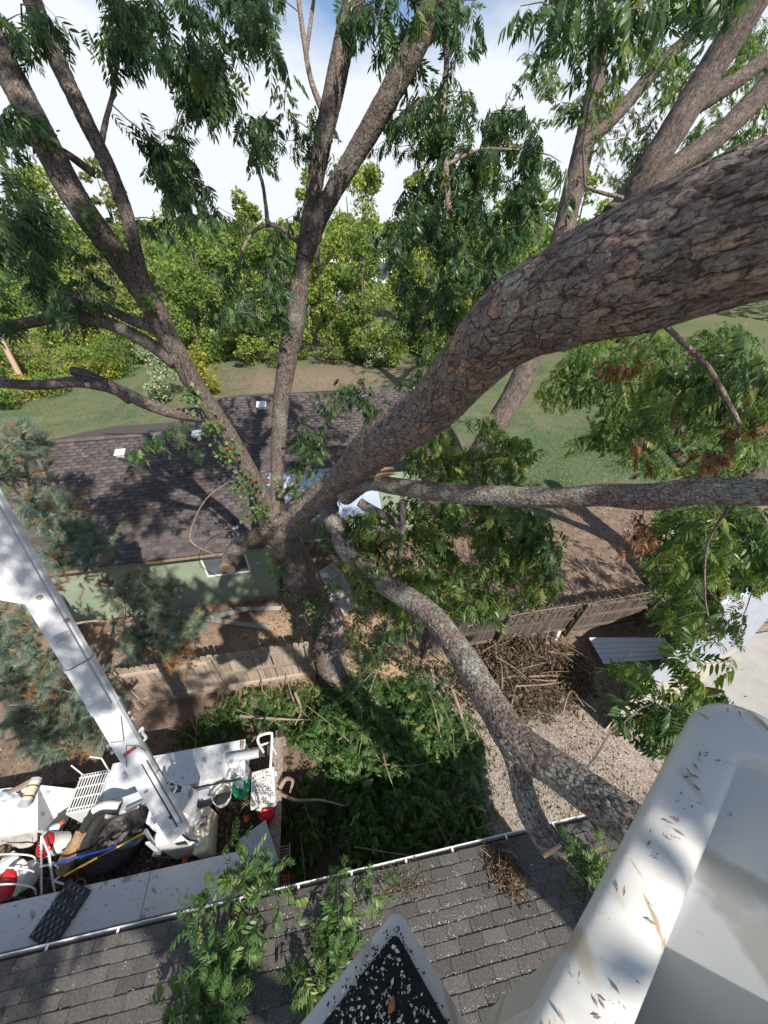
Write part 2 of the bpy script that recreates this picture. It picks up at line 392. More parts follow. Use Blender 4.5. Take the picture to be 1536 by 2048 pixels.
MAT['white'] = pmat('white', [(.3, (.62, .62, .62)), (.7, (.72, .72, .72))], 2.0, .38, .03, bscale=30, marks=[((.30, .25, .19), 26, .70, (1, 1, 1)), ((.40, .37, .33), 5, .62, (1, 1, 1))])
MAT['boom_white'] = pmat('boom_white', [(.3, (.55, .56, .58)), (.7, (.65, .65, .67))], 2.5, .35, .03, bscale=30, marks=[((.22, .18, .14), 30, .72, (1, 1, 1)), ((.45, .30, .18), 4, .76, (1, 1, 1))])
MAT['gelcoat'] = pmat('gelcoat', [(.3, (.56, .545, .50)), (.7, (.66, .645, .605))], 3, .3, .05, bscale=40, marks=[((.34, .26, .18), 34, .655, (1, .22, .6)), ((.46, .39, .29), 9, .62, (1, .3, .6)), ((.25, .19, .14), 60, .69, (.25, 1, .6)), ((.38, .36, .32), 2.2, .66, (1, 1, 1))])
MAT['liner'] = pmat('liner', [(.3, (.46, .475, .49)), (.7, (.55, .565, .58))], 1.5, .5, .05, marks=[((.20, .19, .17), 24, .69, (1, .15, 1)), ((.36, .36, .35), 3, .60, (1, 1, 1))])
MAT['grip'] = pmat('grip', [(.3, (.012, .012, .014)), (.7, (.035, .035, .038))], 90, .9, .9, bscale=160)
MAT['chip'] = pmat('chip', [(.3, (.62, .54, .42)), (.7, (.80, .74, .62))], 9, .8, .1, vary=.3)
MAT['leaf_bit'] = flat('leaf_bit', (.42, .20, .07), .7)
MAT['shingle_grey'] = pmat('shingle_grey', [(.3, (.078, .071, .066)), (.55, (.128, .117, .108)), (.75, (.215, .195, .175))], 55, .92, .5, bscale=260, vary=.22)
MAT['shingle_brown'] = pmat('shingle_brown', [(.3, (.062, .049, .048)), (.55, (.104, .084, .081)), (.75, (.165, .135, .122))], 30, .92, .5, bscale=200, vary=.28)
MAT['deck'] = flat('deck', (.05, .048, .05), .9)
MAT['gutter'] = flat('gutter', (.72, .72, .72), .35, v=.06)
MAT['gutter_in'] = pmat('gutter_in', [(.35, (.04, .032, .025)), (.65, (.12, .09, .06))], 30, .9, .5)
MAT['wall_green'] = pmat('wall_green', [(.3, (.235, .285, .20)), (.7, (.30, .35, .255))], 2.5, .75, .15, bscale=60)
MAT['wall_tan'] = flat('wall_tan', (.45, .40, .33), .8)
MAT['trim'] = pmat('trim', [(.3, (.20, .14, .10)), (.7, (.36, .26, .19))], 7, .8, .2)
MAT['glass'] = flat('glass', (.10, .115, .13), .08, v=.3, scale=2)
MAT['window_white'] = flat('window_white', (.75, .75, .73), .45, v=.05)
MAT['vent'] = flat('vent', (.72, .72, .74), .5, v=.06)
MAT['sheet_blue'] = pmat('sheet_blue', [(.3, (.32, .37, .47)), (.7, (.40, .45, .54))], 2, .45, .05)
MAT['sheet_metal'] = pmat('sheet_metal', [(.3, (.55, .60, .68)), (.7, (.66, .71, .78))], 2, .35, .04, metal=.15)
MAT['slab'] = pmat('slab', [(.3, (.27, .26, .25)), (.7, (.35, .34, .325))], 2.2, .85, .2, bscale=60, marks=[((.22, .18, .13), 45, .70, (1, 1, 1))])
MAT['roof_pale'] = pmat('roof_pale', [(.3, (.34, .35, .39)), (.7, (.42, .43, .47))], 1.6, .6, .06)
MAT['fence'] = pmat('fence', [(.28, (.22, .165, .125)), (.5, (.35, .275, .215)), (.72, (.46, .375, .305))], 9, .88, .35, stretch=(5, 5, .8), vary=.28)
MAT['fence_shaded'] = pmat('fence_shaded', [(.28, (.075, .057, .048)), (.5, (.125, .097, .082)), (.72, (.185, .15, .128))], 9, .88, .35, stretch=(5, 5, .8), vary=.3)  # same boards as the other fence, tree shade darkened into the colour
MAT['board'] = pmat('board', [(.3, (.29, .26, .235)), (.7, (.42, .385, .35))], 8, .85, .3, stretch=(1, 6, 6), vary=.2)
MAT['board_orange'] = pmat('board_orange', [(.3, (.42, .24, .13)), (.7, (.58, .37, .22))], 6, .8, .2, stretch=(1, 5, 5))
MAT['rubber'] = pmat('rubber', [(.3, (.018, .018, .019)), (.7, (.045, .043, .042))], 12, .85, .3)
MAT['rim'] = pmat('rim', [(.3, (.09, .085, .08)), (.7, (.19, .155, .125))], 14, .6, .2, metal=.3)
MAT['black'] = flat('black', (.03, .03, .032), .55)
MAT['shade_black'] = flat('shade_black', (.006, .006, .006), .9)
MAT['steel'] = flat('steel', (.42, .43, .45), .35, .7)
MAT['rust'] = pmat('rust', [(.3, (.13, .085, .06)), (.5, (.26, .20, .16)), (.7, (.42, .38, .34))], 25, .85, .4)
MAT['grime'] = pmat('grime', [(.3, (.028, .022, .017)), (.55, (.075, .055, .04)), (.75, (.18, .13, .09))], 22, .95, .6, bscale=70)
MAT['bucket_white'] = flat('bucket_white', (.70, .68, .62), .45, v=.08)
MAT['bucket_in'] = flat('bucket_in', (.42, .38, .32), .6)
MAT['bucket_green'] = flat('bucket_green', (.02, .40, .19), .4)
MAT['cooler'] = pmat('cooler', [(.3, (.70, .68, .64)), (.7, (.78, .76, .73))], 5, .45, .04, marks=[((.50, .36, .24), 40, .58, (1, 1, 1))])
MAT['red'] = flat('red', (.48, .015, .02), .38)
MAT['red_dull'] = flat('red_dull', (.40, .06, .05), .5)
MAT['orange'] = flat('orange', (.62, .13, .03), .5)
MAT['bin_grey'] = pmat('bin_grey', [(.3, (.33, .35, .38)), (.7, (.42, .44, .47))], 3, .5, .04, marks=[((.62, .58, .52), 55, .60, (1, 1, 1))])
MAT['blue'] = flat('blue', (.015, .07, .42), .4)
MAT['yellow'] = flat('yellow', (.68, .40, .05), .45)
MAT['cloth'] = pmat('cloth', [(.3, (.28, .25, .22)), (.7, (.46, .42, .39))], 6, .9, .4)
MAT['jug'] = flat('jug', (.55, .58, .64), .3)
MAT['cream'] = flat('cream', (.62, .56, .42), .5)
MAT['case'] = pmat('case', [(.3, (.035, .037, .042)), (.7, (.07, .073, .08))], 20, .5, .1)
MAT['pole_wood'] = pmat('pole_wood', [(.3, (.30, .19, .13)), (.7, (.46, .32, .23))], 5, .85, .2, stretch=(6, 6, 1))
MAT['house_white'] = flat('house_white', (.72, .73, .74), .7, v=.04)
MAT['stone'] = pmat('stone', [(.3, (.25, .21, .175)), (.55, (.38, .325, .285)), (.75, (.56, .50, .45))], 3, .9, .2, vary=.4)
MAT['litter'] = leafmat('litter', [(0, (.10, .06, .035)), (.5, (.24, .16, .09)), (.85, (.42, .32, .20)), (1, (.12, .16, .05))], .1, .8, (1, 1, 1))

# ------------------------------------------------------------------ ground: one sheet to the horizon
def axis(lo, hi, fine0, fine1, step):
    a = list(np.arange(fine0, fine1 + 1e-6, step)); d = step
    while a[-1] < hi: d *= 1.22; a.append(a[-1] + d)
    d = step
    while a[0] > lo: d *= 1.22; a.insert(0, a[0] - d)
    return np.array(a)
gx = axis(-900, 900, -14, 20, .24); gy = axis(-300, 1500, -2, 26, .24)
XX, YY = np.meshgrid(gx, gy, indexing='ij'); nx_, ny_ = XX.shape
pp = np.stack([XX.ravel(), YY.ravel(), np.zeros(XX.size)], 1)
wob = fbm(pp * .55, 4, 3) - .5; wob2 = fbm(pp * 1.7, 4, 9) - .5
x_, y_ = pp[:, 0], pp[:, 1]
sm = lambda a, b, v: np.clip((v - a) / (b - a), 0, 1) ** 2 * (3 - 2 * np.clip((v - a) / (b - a), 0, 1))
w_gravel = sm(-.6, .6, x_ + 1.2 * wob) * sm(5.2, 4.6, y_ + 1.1 * wob2)
w_chips = np.clip(1.5 - np.hypot((x_ - .9) / 1.9, (y_ - 6.0) / 1.7) + 1.4 * wob, 0, 1) + np.clip(1.3 - np.hypot((x_ + 2.0) / 2.0, (y_ - 7.0) / 1.0) + 1.3 * wob, 0, .7)
w_chips = np.clip(w_chips, 0, 1)
w_grass = sm(9.5, 14.0, y_ + 4 * wob) * sm(5.0, 8.5, x_ + 3.5 * wob)
w_grass = np.maximum(w_grass, sm(16, 19, y_ + 4 * wob) * np.clip(.75 + 2.2 * wob, 0, 1))
w_grass = np.maximum(w_grass, sm(-8, -10, x_ + 2 * wob) * sm(9, 13, y_))
w_grass *= 1 - .95 * np.exp(-((x_ + 1.0) / 8.0) ** 2 - ((y_ - 30.5) / 3.2) ** 2)
w_dry = np.clip(.55 + 2.5 * wob2, 0, 1) * sm(15, 22, y_) * .45
hz = .05 * wob2 + .12 * wob * sm(6, 20, np.hypot(x_, y_ - 8)) + .03 * w_gravel * wob2
gm, n, l, b = base_mat('ground_earth')
def att(nm): a = n.new('ShaderNodeAttribute'); a.attribute_name = nm; return a.outputs['Fac']
tc = n.new('ShaderNodeTexCoord')
def nz(s, d=8, r=.65):
    q = n.new('ShaderNodeTexNoise'); q.inputs['Scale'].default_value = s; q.inputs['Detail'].default_value = d; q.inputs['Roughness'].default_value = r
    l.new(tc.outputs['Object'], q.inputs['Vector']); return q.outputs['Fac']
def rc(fac, st): r = ramp(n, st); l.new(fac, r.inputs['Fac']); return r.outputs['Color']
def mixc(f, a, c): q = n.new('ShaderNodeMix'); q.data_type = 'RGBA'; l.new(f, q.inputs['Factor']); l.new(a, q.inputs['A']); l.new(c, q.inputs['B']); return q.outputs['Result']
dirt = rc(nz(3.2), [(.28, (.12, .082, .063)), (.5, (.205, .145, .112)), (.68, (.285, .21, .165)), (.8, (.14, .15, .07))])
vor = n.new('ShaderNodeTexVoronoi'); vor.inputs['Scale'].default_value = 30; l.new(tc.outputs['Object'], vor.inputs['Vector'])
grav = rc(vor.outputs['Color'], [(.15, (.14, .108, .083)), (.45, (.275, .22, .175)), (.75, (.39, .325, .27)), (.95, (.56, .49, .42))])
grav2 = rc(nz(1.1), [(.35, (.16, .125, .10)), (.6, (.34, .30, .27))])
gq = n.new('ShaderNodeMix'); gq.data_type = 'RGBA'; gq.inputs['Factor'].default_value = .4; l.new(grav, gq.inputs['A']); l.new(grav2, gq.inputs['B'])
chips = rc(nz(26), [(.3, (.26, .165, .095)), (.5, (.45, .31, .20)), (.7, (.62, .47, .33))])
grass = rc(nz(5.5), [(.28, (.048, .08, .038)), (.5, (.082, .125, .058)), (.68, (.13, .165, .08)), (.82, (.19, .165, .10))])
dry = rc(nz(4.0), [(.3, (.17, .13, .08)), (.7, (.28, .22, .14))])
c0 = mixc(att('grass'), dirt, grass); c0 = mixc(att('dry'), c0, dry)
c0 = mixc(att('chips'), c0, chips); c0 = mixc(att('gravel'), c0, gq.outputs['Result'])
l.new(c0, b.inputs['Base Color']); b.inputs['Roughness'].default_value = .95; b.inputs['Specular IOR Level'].default_value = .15
bu = n.new('ShaderNodeBump'); bu.inputs['Strength'].default_value = .8; bu.inputs['Distance'].default_value = .04
l.new(nz(24, 6), bu.inputs['Height']); l.new(bu.outputs['Normal'], b.inputs['Normal'])
ii = np.arange(nx_ * ny_).reshape(nx_, ny_)
q4 = np.stack([ii[:-1, :-1].ravel(), ii[1:, :-1].ravel(), ii[1:, 1:].ravel(), ii[:-1, 1:].ravel()], 1)
g = npmesh('ground', np.stack([x_, y_, hz], 1), q4, gm, None,
           {'gravel': ('POINT', w_gravel), 'chips': ('POINT', w_chips), 'grass': ('POINT', w_grass), 'dry': ('POINT', w_dry)}, smooth=True, center=False)
tag(g, 'brown earth yard with gravel, wood chips and patchy grass', 'ground', kind='structure')

# ------------------------------------------------------------------ scatter of small faces (leaf bits, stones)
def orient(fwd, up):
    x = fwd / (np.linalg.norm(fwd, axis=1)[:, None] + 1e-9)
    y = np.cross(up, x); y /= np.linalg.norm(y, axis=1)[:, None] + 1e-9
    return np.stack([x, y, np.cross(x, y)], 2)         # columns
def stamp(tv, tf, pos, R, sc):
    """copies of one template (verts tv, triangles tf)"""
    k, m = len(pos), len(tv)
    sc = np.asarray(sc); sc = sc[:, None, None] if sc.ndim == 1 else sc[:, None, :]
    V = np.einsum('kij,kmj->kmi', R, tv[None] * sc) + pos[:, None]
    Fc = tf[None] + (np.arange(k) * m)[:, None, None]
    return V.reshape(-1, 3), Fc.reshape(-1, tf.shape[1])
def merge(parts):
    V, Fc, A, b = [], [], [], 0
    for v, f, a in parts:
        V.append(v); Fc.append(f + b); A.append(a); b += len(v)
    return np.vstack(V), np.vstack(Fc), np.concatenate(A)
def rdir(n): d = rng.normal(size=(n, 3)); return d / np.linalg.norm(d, axis=1)[:, None]
DIAMOND_V = np.array([[0, 0, 0], [.45, .28, .04], [1, 0, -.05], [.45, -.28, .04]]) - np.array([.5, 0, 0])
DIAMOND_F = np.array([[0, 3, 2], [0, 2, 1]])
def scatter_bits(name, pos, size, mat, parent, flatness=.35, kind='stuff', label=None, cat=None, aspect=1.0):
    k = len(pos); a = rng.uniform(0, 2 * math.pi, k)
    fwd = np.stack([np.cos(a), np.sin(a), rng.normal(0, flatness, k)], 1)
    up = np.stack([rng.normal(0, flatness, k), rng.normal(0, flatness, k), np.ones(k)], 1)
    tv = DIAMOND_V * np.array([1, aspect, 1])
    V, Fc = stamp(tv, DIAMOND_F, pos, orient(fwd, up), size)
    o = npmesh(name, V, Fc, mat, parent, {'rnd': ('FACE', np.repeat(rng.random(k), 2))})
    return tag(o, label, cat, kind=kind)
OCT_V = np.array([[1, 0, 0], [0, 1, 0], [-1, 0, 0], [0, -1, 0], [0, 0, .7], [0, 0, -.7]], float)
OCT_F = np.array([[0, 1, 4], [1, 2, 4], [2, 3, 4], [3, 0, 4], [1, 0, 5], [2, 1, 5], [3, 2, 5], [0, 3, 5]])
k = 9000
pos = np.stack([rng.uniform(-.6, 7.4, k), rng.uniform(.8, 5.1, k), rng.uniform(.0, .03, k)], 1)
keep = vnoise(np.stack([pos[:, 0] * .9, pos[:, 1] * .9, np.zeros(k)], 1), 5) > .3
pos = pos[keep]; k = len(pos)
V, Fc = stamp(OCT_V, OCT_F, pos, orient(rdir(k), rdir(k)), rng.uniform(.008, .026, k)[:, None] * rng.uniform(.6, 1.2, (k, 3)))
tag(npmesh('gravel', V, Fc, MAT['stone'], None, {'rnd': ('FACE', np.repeat(rng.random(k), 8))}), 'pale loose gravel stones on the yard by the garage', 'gravel', kind='stuff')
k = 15000
pos = np.stack([rng.uniform(-9, 16, k), rng.uniform(1, 16, k), np.full(k, .02)], 1)
pos = np.vstack([pos, np.stack([rng.normal(.6, 1.9, 5000), rng.normal(6.4, 1.3, 5000), np.full(5000, .025)], 1)])
pos[:, 2] += rng.uniform(0, .03, len(pos))
scatter_bits('leaf_litter', pos, rng.uniform(.035, .11, len(pos)), MAT['litter'], None, label='scattered dry brown leaves and wood chips over the yard', cat='leaf litter')

# ------------------------------------------------------------------ roofs made of single shingles
def tab_mesh(nm, w, h, mat, j):
    r = random.Random(j)
    t = .012 + .008 * r.random(); a, c = r.uniform(-.004, .004), r.uniform(-.004, .004)
    v = [(-w / 2, a, 0), (w / 2, c, 0), (w / 2, h, -.004), (-w / 2, h, -.004), (-w / 2, a, t), (w / 2, c, t * .9), (w / 2, h, .0), (-w / 2, h, .0)]
    f = [(3, 2, 1, 0), (4, 5, 6, 7), (0, 1, 5, 4), (1, 2, 6, 5), (2, 3, 7, 6), (3, 0, 4, 7)]
    me = bpy.data.meshes.new(nm); me.from_pydata(v, [], f); me.materials.append(mat); me.update()
    return me, np.array(v), np.array(f)
def shingle_roof(parent, x0, x1, ye, ze, sgn, slope, depth, mat, n_parts, tabw=.305, expo=.143, skip=None):
    th = math.atan(slope)
    us = np.array([0, sgn * math.cos(th), math.sin(th)]); un = np.array([0, -sgn * math.sin(th), math.cos(th)])
    if sgn > 0: Rm = np.stack([np.array([1.0, 0, 0]), us, un], 1)
    else: Rm = np.stack([np.array([-1.0, 0, 0]), us, un], 1)
    tabs = [tab_mesh('shingle', tabw - .007, expo + .035, mat, j) for j in range(5)]
    spots = []
    for r in range(int(depth / expo)):
        off = (r % 2) * tabw / 2 + random.uniform(-.03, .03); x = x0 + tabw / 2 - off % tabw
        while x < x1:
            if x0 + .1 < x < x1 - .1 or True:
                p = np.array([np.clip(x, x0 + .05, x1 - .05), ye, ze]) + us * (r * expo - .02) + un * random.uniform(.004, .008)
                if not (skip and skip(p)): spots.append((p, random.uniform(-.012, .012), random.randrange(5)))
            x += tabw
    ps = np.array([s[0] for s in spots]); u, v, t = proj(ps)
    inside = (u > -10) & (u < 1546) & (v > -10) & (v < 2058) & (t > 0)
    score = np.where(inside, t, t + 1000); order = np.argsort(score)
    rest = []
    for rank, i in enumerate(order):
        p, a, j = spots[i]; R2 = Rm @ rotz(a)
        if rank < n_parts and inside[i]:
            o = bpy.data.objects.new('shingle', tabs[j][0]); col.objects.link(o)
            place(o, parent, p); o.rotation_euler = Matrix(R2.tolist()).to_euler()
        else:
            rest.append((tabs[j][1] @ R2.T + p, tabs[j][2]))
    if rest:
        V = np.vstack([q[0] for q in rest]); Fc = np.vstack([q[1] + 8 * i for i, q in enumerate(rest)])
        tag(npmesh('shingles', V, Fc, mat, parent, {'rnd': ('FACE', np.repeat(rng.random(len(rest)), 6))}), kind='stuff')

# garage beneath the camera: roof, gutter with straps
GE_Y, GE_Z, GX0, GX1, GS = .92, 2.70, -11.0, 4.05, .34
garage = thing('garage', (-3, -3, 0), 'grey shingled garage roof with a white gutter, under the white lift bucket', 'garage')
mb = MB(); th = math.atan(GS); gd = 4.6
yr, zr = GE_Y - gd * math.cos(th), GE_Z + gd * math.sin(th)
mb.add([(GX0, GE_Y, GE_Z - .03), (GX1, GE_Y, GE_Z - .03), (GX1, yr, zr - .03), (GX0, yr, zr - .03), (GX0, 2 * yr - GE_Y, GE_Z - .03), (GX1, 2 * yr - GE_Y, GE_Z - .03),
        (GX0, GE_Y, GE_Z - .012), (GX1, GE_Y, GE_Z - .012), (GX1, yr, zr - .012), (GX0, yr, zr - .012), (GX0, 2 * yr - GE_Y, GE_Z - .012), (GX1, 2 * yr - GE_Y, GE_Z - .012)],
       [(0, 3, 2, 1), (3, 4, 5, 2), (6, 7, 8, 9), (9, 8, 11, 10), (0, 1, 7, 6), (1, 2, 8, 7), (2, 5, 11, 8), (0, 6, 9, 3), (3, 9, 10, 4), (4, 10, 11, 5)])
g_roof = mb.build('roof', MAT['deck'], garage)
shingle_roof(g_roof, GX0 + 1, GX1, GE_Y + .03, GE_Z, -1, GS, 3.2, MAT['shingle_grey'], 300)
MB().box(((GX0 + GX1) / 2, GE_Y - .015, GE_Z - .12), (GX1 - GX0, .02, .19), .004).build('fascia', MAT['window_white'], garage)
MB().box(((GX0 + GX1) / 2 - .2, yr, 1.3), (GX1 - GX0 - .8, 2 * (GE_Y - yr) - .9, 2.6), .01).build('wall', MAT['wall_tan'], garage)
prof = [(0.0, 0.0), (0.0, -.10), (.10, -.10), (.125, -.03), (.125, .012), (.112, .012), (.112, -.03), (.092, -.09), (.008, -.09), (.008, 0)]
V = []
for x in (GX0, GX1):
    V += [(x, GE_Y + .002 + a, GE_Z - .02 + c) for a, c in prof]
m = len(prof)
mb = MB().add(V, [(i, (i + 1) % m, m + (i + 1) % m, m + i) for i in range(m)] + [tuple(range(m)), tuple(range(m, 2 * m))[::-1]])
gut = mb.build('gutter', MAT['gutter'], garage)
MB().box(((GX0 + GX1) / 2, GE_Y + .053, GE_Z - .095), (GX1 - GX0 - .02, .078, .02), .003).build('gutter_floor', MAT['gutter_in'], gut)  # dark brown strip along the trough floor
for i in range(16):
    MB().box((GX1 - .45 - i * .78 + random.uniform(-.06, .06), GE_Y + .045, GE_Z - .006), (.03, .14, .006), .001, rotx(-.06)).build('gutter_strap', MAT['gutter'], gut)
# seed hulls and saw chips scattered over the roof
k = 10000
rx = np.concatenate([rng.normal(.2, 1.5, k), rng.uniform(-6, 4, k // 5)]); rs = np.concatenate([rng.uniform(.02, 2.6, k), rng.uniform(.02, 2.6, k // 5)])
ok = (rx > GX0) & (rx < GX1 - .02) & ((rx > -1.9) | (rng.random(len(rx)) < .18)) ; rx, rs = rx[ok], rs[ok]
pos = np.stack([rx, GE_Y - rs * math.cos(th), GE_Z + rs * math.sin(th) + .024], 1)
scatter_bits('sawdust', pos, rng.uniform(.006, .017, len(pos)), MAT['chip'], None, .3, label='pale sawdust and seed hulls sprinkled over the grey shingles', cat='sawdust')

k = 520; lx_ = rng.uniform(-6.5, 3.9, k); ld_ = rng.uniform(.05, 2.6, k); ld_[: k // 3] = rng.uniform(.02, .35, k // 3)
scatter_bits('roof_litter', np.stack([lx_, GE_Y - ld_ * math.cos(th), GE_Z + ld_ * math.sin(th) + .028], 1), rng.uniform(.015, .05, k), MAT['litter'], None, .25, label='small brown leaf bits scattered over the grey shingles by the gutter', cat='leaf litter')
# green house across the fence
HE_Y, HE_Z, HS = 8.1, 2.75, .34
hth = math.atan(HS)
house = thing('house', (-5, 10.5, 0), 'green walled house with a brown shingle roof and white roof vents', 'house')
def slab_roof(x0, x1, ye, ze, sgn, depth, nm):
    yr2, zr2 = ye + sgn * depth * math.cos(hth), ze + depth * math.sin(hth); yb = 2 * yr2 - ye
    v = []
    for dz in (-.07, -.012):
        v += [(x0, ye, ze + dz), (x1, ye, ze + dz), (x1, yr2, zr2 + dz), (x0, yr2, zr2 + dz), (x1, yb, ze + dz), (x0, yb, ze + dz)]
    f = [(0, 3, 2, 1), (3, 5, 4, 2), (6, 7, 8, 9), (9, 8, 10, 11), (0, 1, 7, 6), (5, 11, 10, 4), (1, 2, 8, 7), (2, 4, 10, 8), (0, 6, 9, 3), (3, 9, 11, 5)]
    return MB().add(v, f).build(nm, MAT['shingle_brown'], house), yr2, zr2
r1, hy1, hz1 = slab_roof(-9.3, -4.3, HE_Y, HE_Z, 1, 4.85, 'roof')
r2, hy2, hz2 = slab_roof(-4.29, -1.95, HE_Y, HE_Z, 1, 6.4, 'roof')
cut_d = 2.75
r3, _, _ = slab_roof(-1.949, 3.6, HE_Y + cut_d * math.cos(hth), HE_Z + cut_d * math.sin(hth), 1, 6.4 - cut_d, 'roof')
no_awn = lambda p: p[0] > -1.85 and p[1] < 10.6
shingle_roof(r1, -9.3, -4.28, HE_Y - .02, HE_Z, 1, HS, 4.85, MAT['shingle_brown'], 150)
shingle_roof(r2, -4.28, -1.96, HE_Y - .02, HE_Z, 1, HS, 6.4, MAT['shingle_brown'], 90)
shingle_roof(r3, -1.94, 3.6, HE_Y + cut_d * math.cos(hth) - .02, HE_Z + cut_d * math.sin(hth), 1, HS, 6.4 - cut_d, MAT['shingle_brown'], 60)
for (xa, xb, yy, zz, rr) in ((-9.3, -4.3, hy1, hz1, r1), (-4.29, 3.6, hy2, hz2, r2)):
    for i in range(int((xb - xa) / .3)):
        MB().add([(xa + i * .3, yy - .12, zz - .02), (xa + i * .3 + .29, yy - .12, zz - .02), (xa + i * .3 + .29, yy, zz + .03), (xa + i * .3, yy, zz + .03), (xa + i * .3 + .29, yy + .12, zz - .02), (xa + i * .3, yy + .12, zz - .02)],
                 [(0, 1, 2, 3), (3, 2, 4, 5)]).build('ridge_shingle', MAT['shingle_brown'], rr)
WY = 8.5
wall = MB().box((-5.7, WY + 2.2, 1.3), (7.2, 4.4, 2.6), .01).build('wall', MAT['wall_green'], house)
MB().box((.75, 12.9, 1.3), (5.3, 3.6, 2.6), .01).build('wall', MAT['wall_green'], house)
MB().box((-5.6, WY - .012, .09), (7.0, .03, .18), .004).build('foundation', MAT['trim'], house)
MB().box((-5.7, HE_Y + .02, HE_Z - .11), (7.2, .03, .13), .004).build('fascia', MAT['trim'], house)
MB().box((-5.7, (HE_Y + WY) / 2 + .02, HE_Z - .16), (7.2, WY - HE_Y, .02), .004).build('soffit', MAT['wall_green'], house)
def window(par, xa, xb, za, zb, y):
    w = MB(); e = .045
    w.box(((xa + xb) / 2, y - .015, zb - e / 2), (xb - xa, .05, e), .004).box(((xa + xb) / 2, y - .015, za + e / 2), (xb - xa, .05, e), .004)
    w.box((xa + e / 2, y - .016, (za + zb) / 2), (e, .05, zb - za - 2 * e), .004).box((xb - e / 2, y - .016, (za + zb) / 2), (e, .05, zb - za - 2 * e), .004)
    w.box(((xa + xb) / 2, y - .014, (za + zb) / 2), (.03, .04, zb - za - 2 * e), .004)
    wo = w.build('window', MAT['window_white'], par)
    for s in (-1, 1):
        c = (xa + xb) / 2 + s * (xb - xa) / 4
        MB().box((c, y - .004, (za + zb) / 2), ((xb - xa) / 2 - e, .012, zb - za - 2 * e)).build('pane', MAT['glass'], wo)
window(house, -3.98, -2.7, 1.42, 2.22, WY)
def onroof(x, y): return np.array([x, y, HE_Z + (y - HE_Y) * HS])
def roof_hit(u, v):
    d = ray(u, v); s = (HE_Z - HS * HE_Y - CAM_H) / (d[2] - HS * d[1]); return CAM + d * s
tilt = rotx(hth)
for (u, v, sx) in ((243, 911, .30), (524, 815, .34), (395, 873, .30)):
    c = roof_hit(u, v); par = r1 if c[0] < -4.3 else r2
    MB().box(c + [0, 0, .06], (sx * .8, sx * .75, .10), .01, tilt).box(c + [0, -.01, .125], (sx, sx * .92, .045), .02, tilt).build('roof_vent', MAT['vent'], par)
for (u, v, h, r) in ((405, 912, .38, .03), (472, 1056, .42, .03)):
    c = roof_hit(u, v); par = r1 if c[0] < -4.3 else r2
    MB().tube([c - [0, 0, .05], c + [0, 0, h]], r, 10).build('vent_pipe', MAT['black'], par, True)
    MB().lathe([(.09, 0), (.07, .02), (.035, .06)], c + [0, 0, .02], 14).build('pipe_collar', MAT['vent'], par, True)
k = 700; lx_, ly_ = rng.uniform(-9.2, 1.5, k), rng.uniform(8.2, 13.9, k); kp = (ly_ < 12.5) | (lx_ > -4.2); kp &= ~((lx_ > -1.9) & (ly_ < 10.8)); lx_, ly_ = lx_[kp], ly_[kp]
scatter_bits('roof_litter', np.stack([lx_, ly_, HE_Z + (ly_ - HE_Y) * HS + .035], 1), rng.uniform(.03, .08, len(lx_)), MAT['litter'], None, .2, label='scattered dry leaves on the brown house roof', cat='leaf litter')
# pale blue metal patio roof
aw = thing('patio_roof', (-.4, 9.8, 0), 'pale blue ribbed metal patio roof against the brown shingles', 'patio roof')
ay0, ay1, az0, az1 = 8.75, 10.78, 2.95, 3.56
for i in range(7):
    x = -2.0 + i * .5
    MB().add([(x, ay0, az0), (x + .5, ay0, az0), (x + .5, ay1, az1), (x, ay1, az1), (x, ay0, az0 - .02), (x + .5, ay0, az0 - .02), (x + .5, ay1, az1 - .02), (x, ay1, az1 - .02)],
             [(0, 1, 2, 3), (7, 6, 5, 4), (0, 4, 5, 1), (1, 5, 6, 2), (2, 6, 7, 3), (3, 7, 4, 0)]).build('metal_panel', MAT['sheet_blue'], aw)
    MB().tube([(x, ay0 - .005, az0 + .006), (x, ay1 + .005, az1 + .006)], .018, 6).build('seam', MAT['sheet_blue'], aw)
for x in (-1.9, 1.4):
    MB().box((x, 9.05, 1.5), (.09, .09, 3.0), .008).build('post', MAT['trim'], aw)
MB().box((-.25, ay0 + .05, az0 - .07), (3.5, .05, .10), .005).build('beam', MAT['trim'], aw)

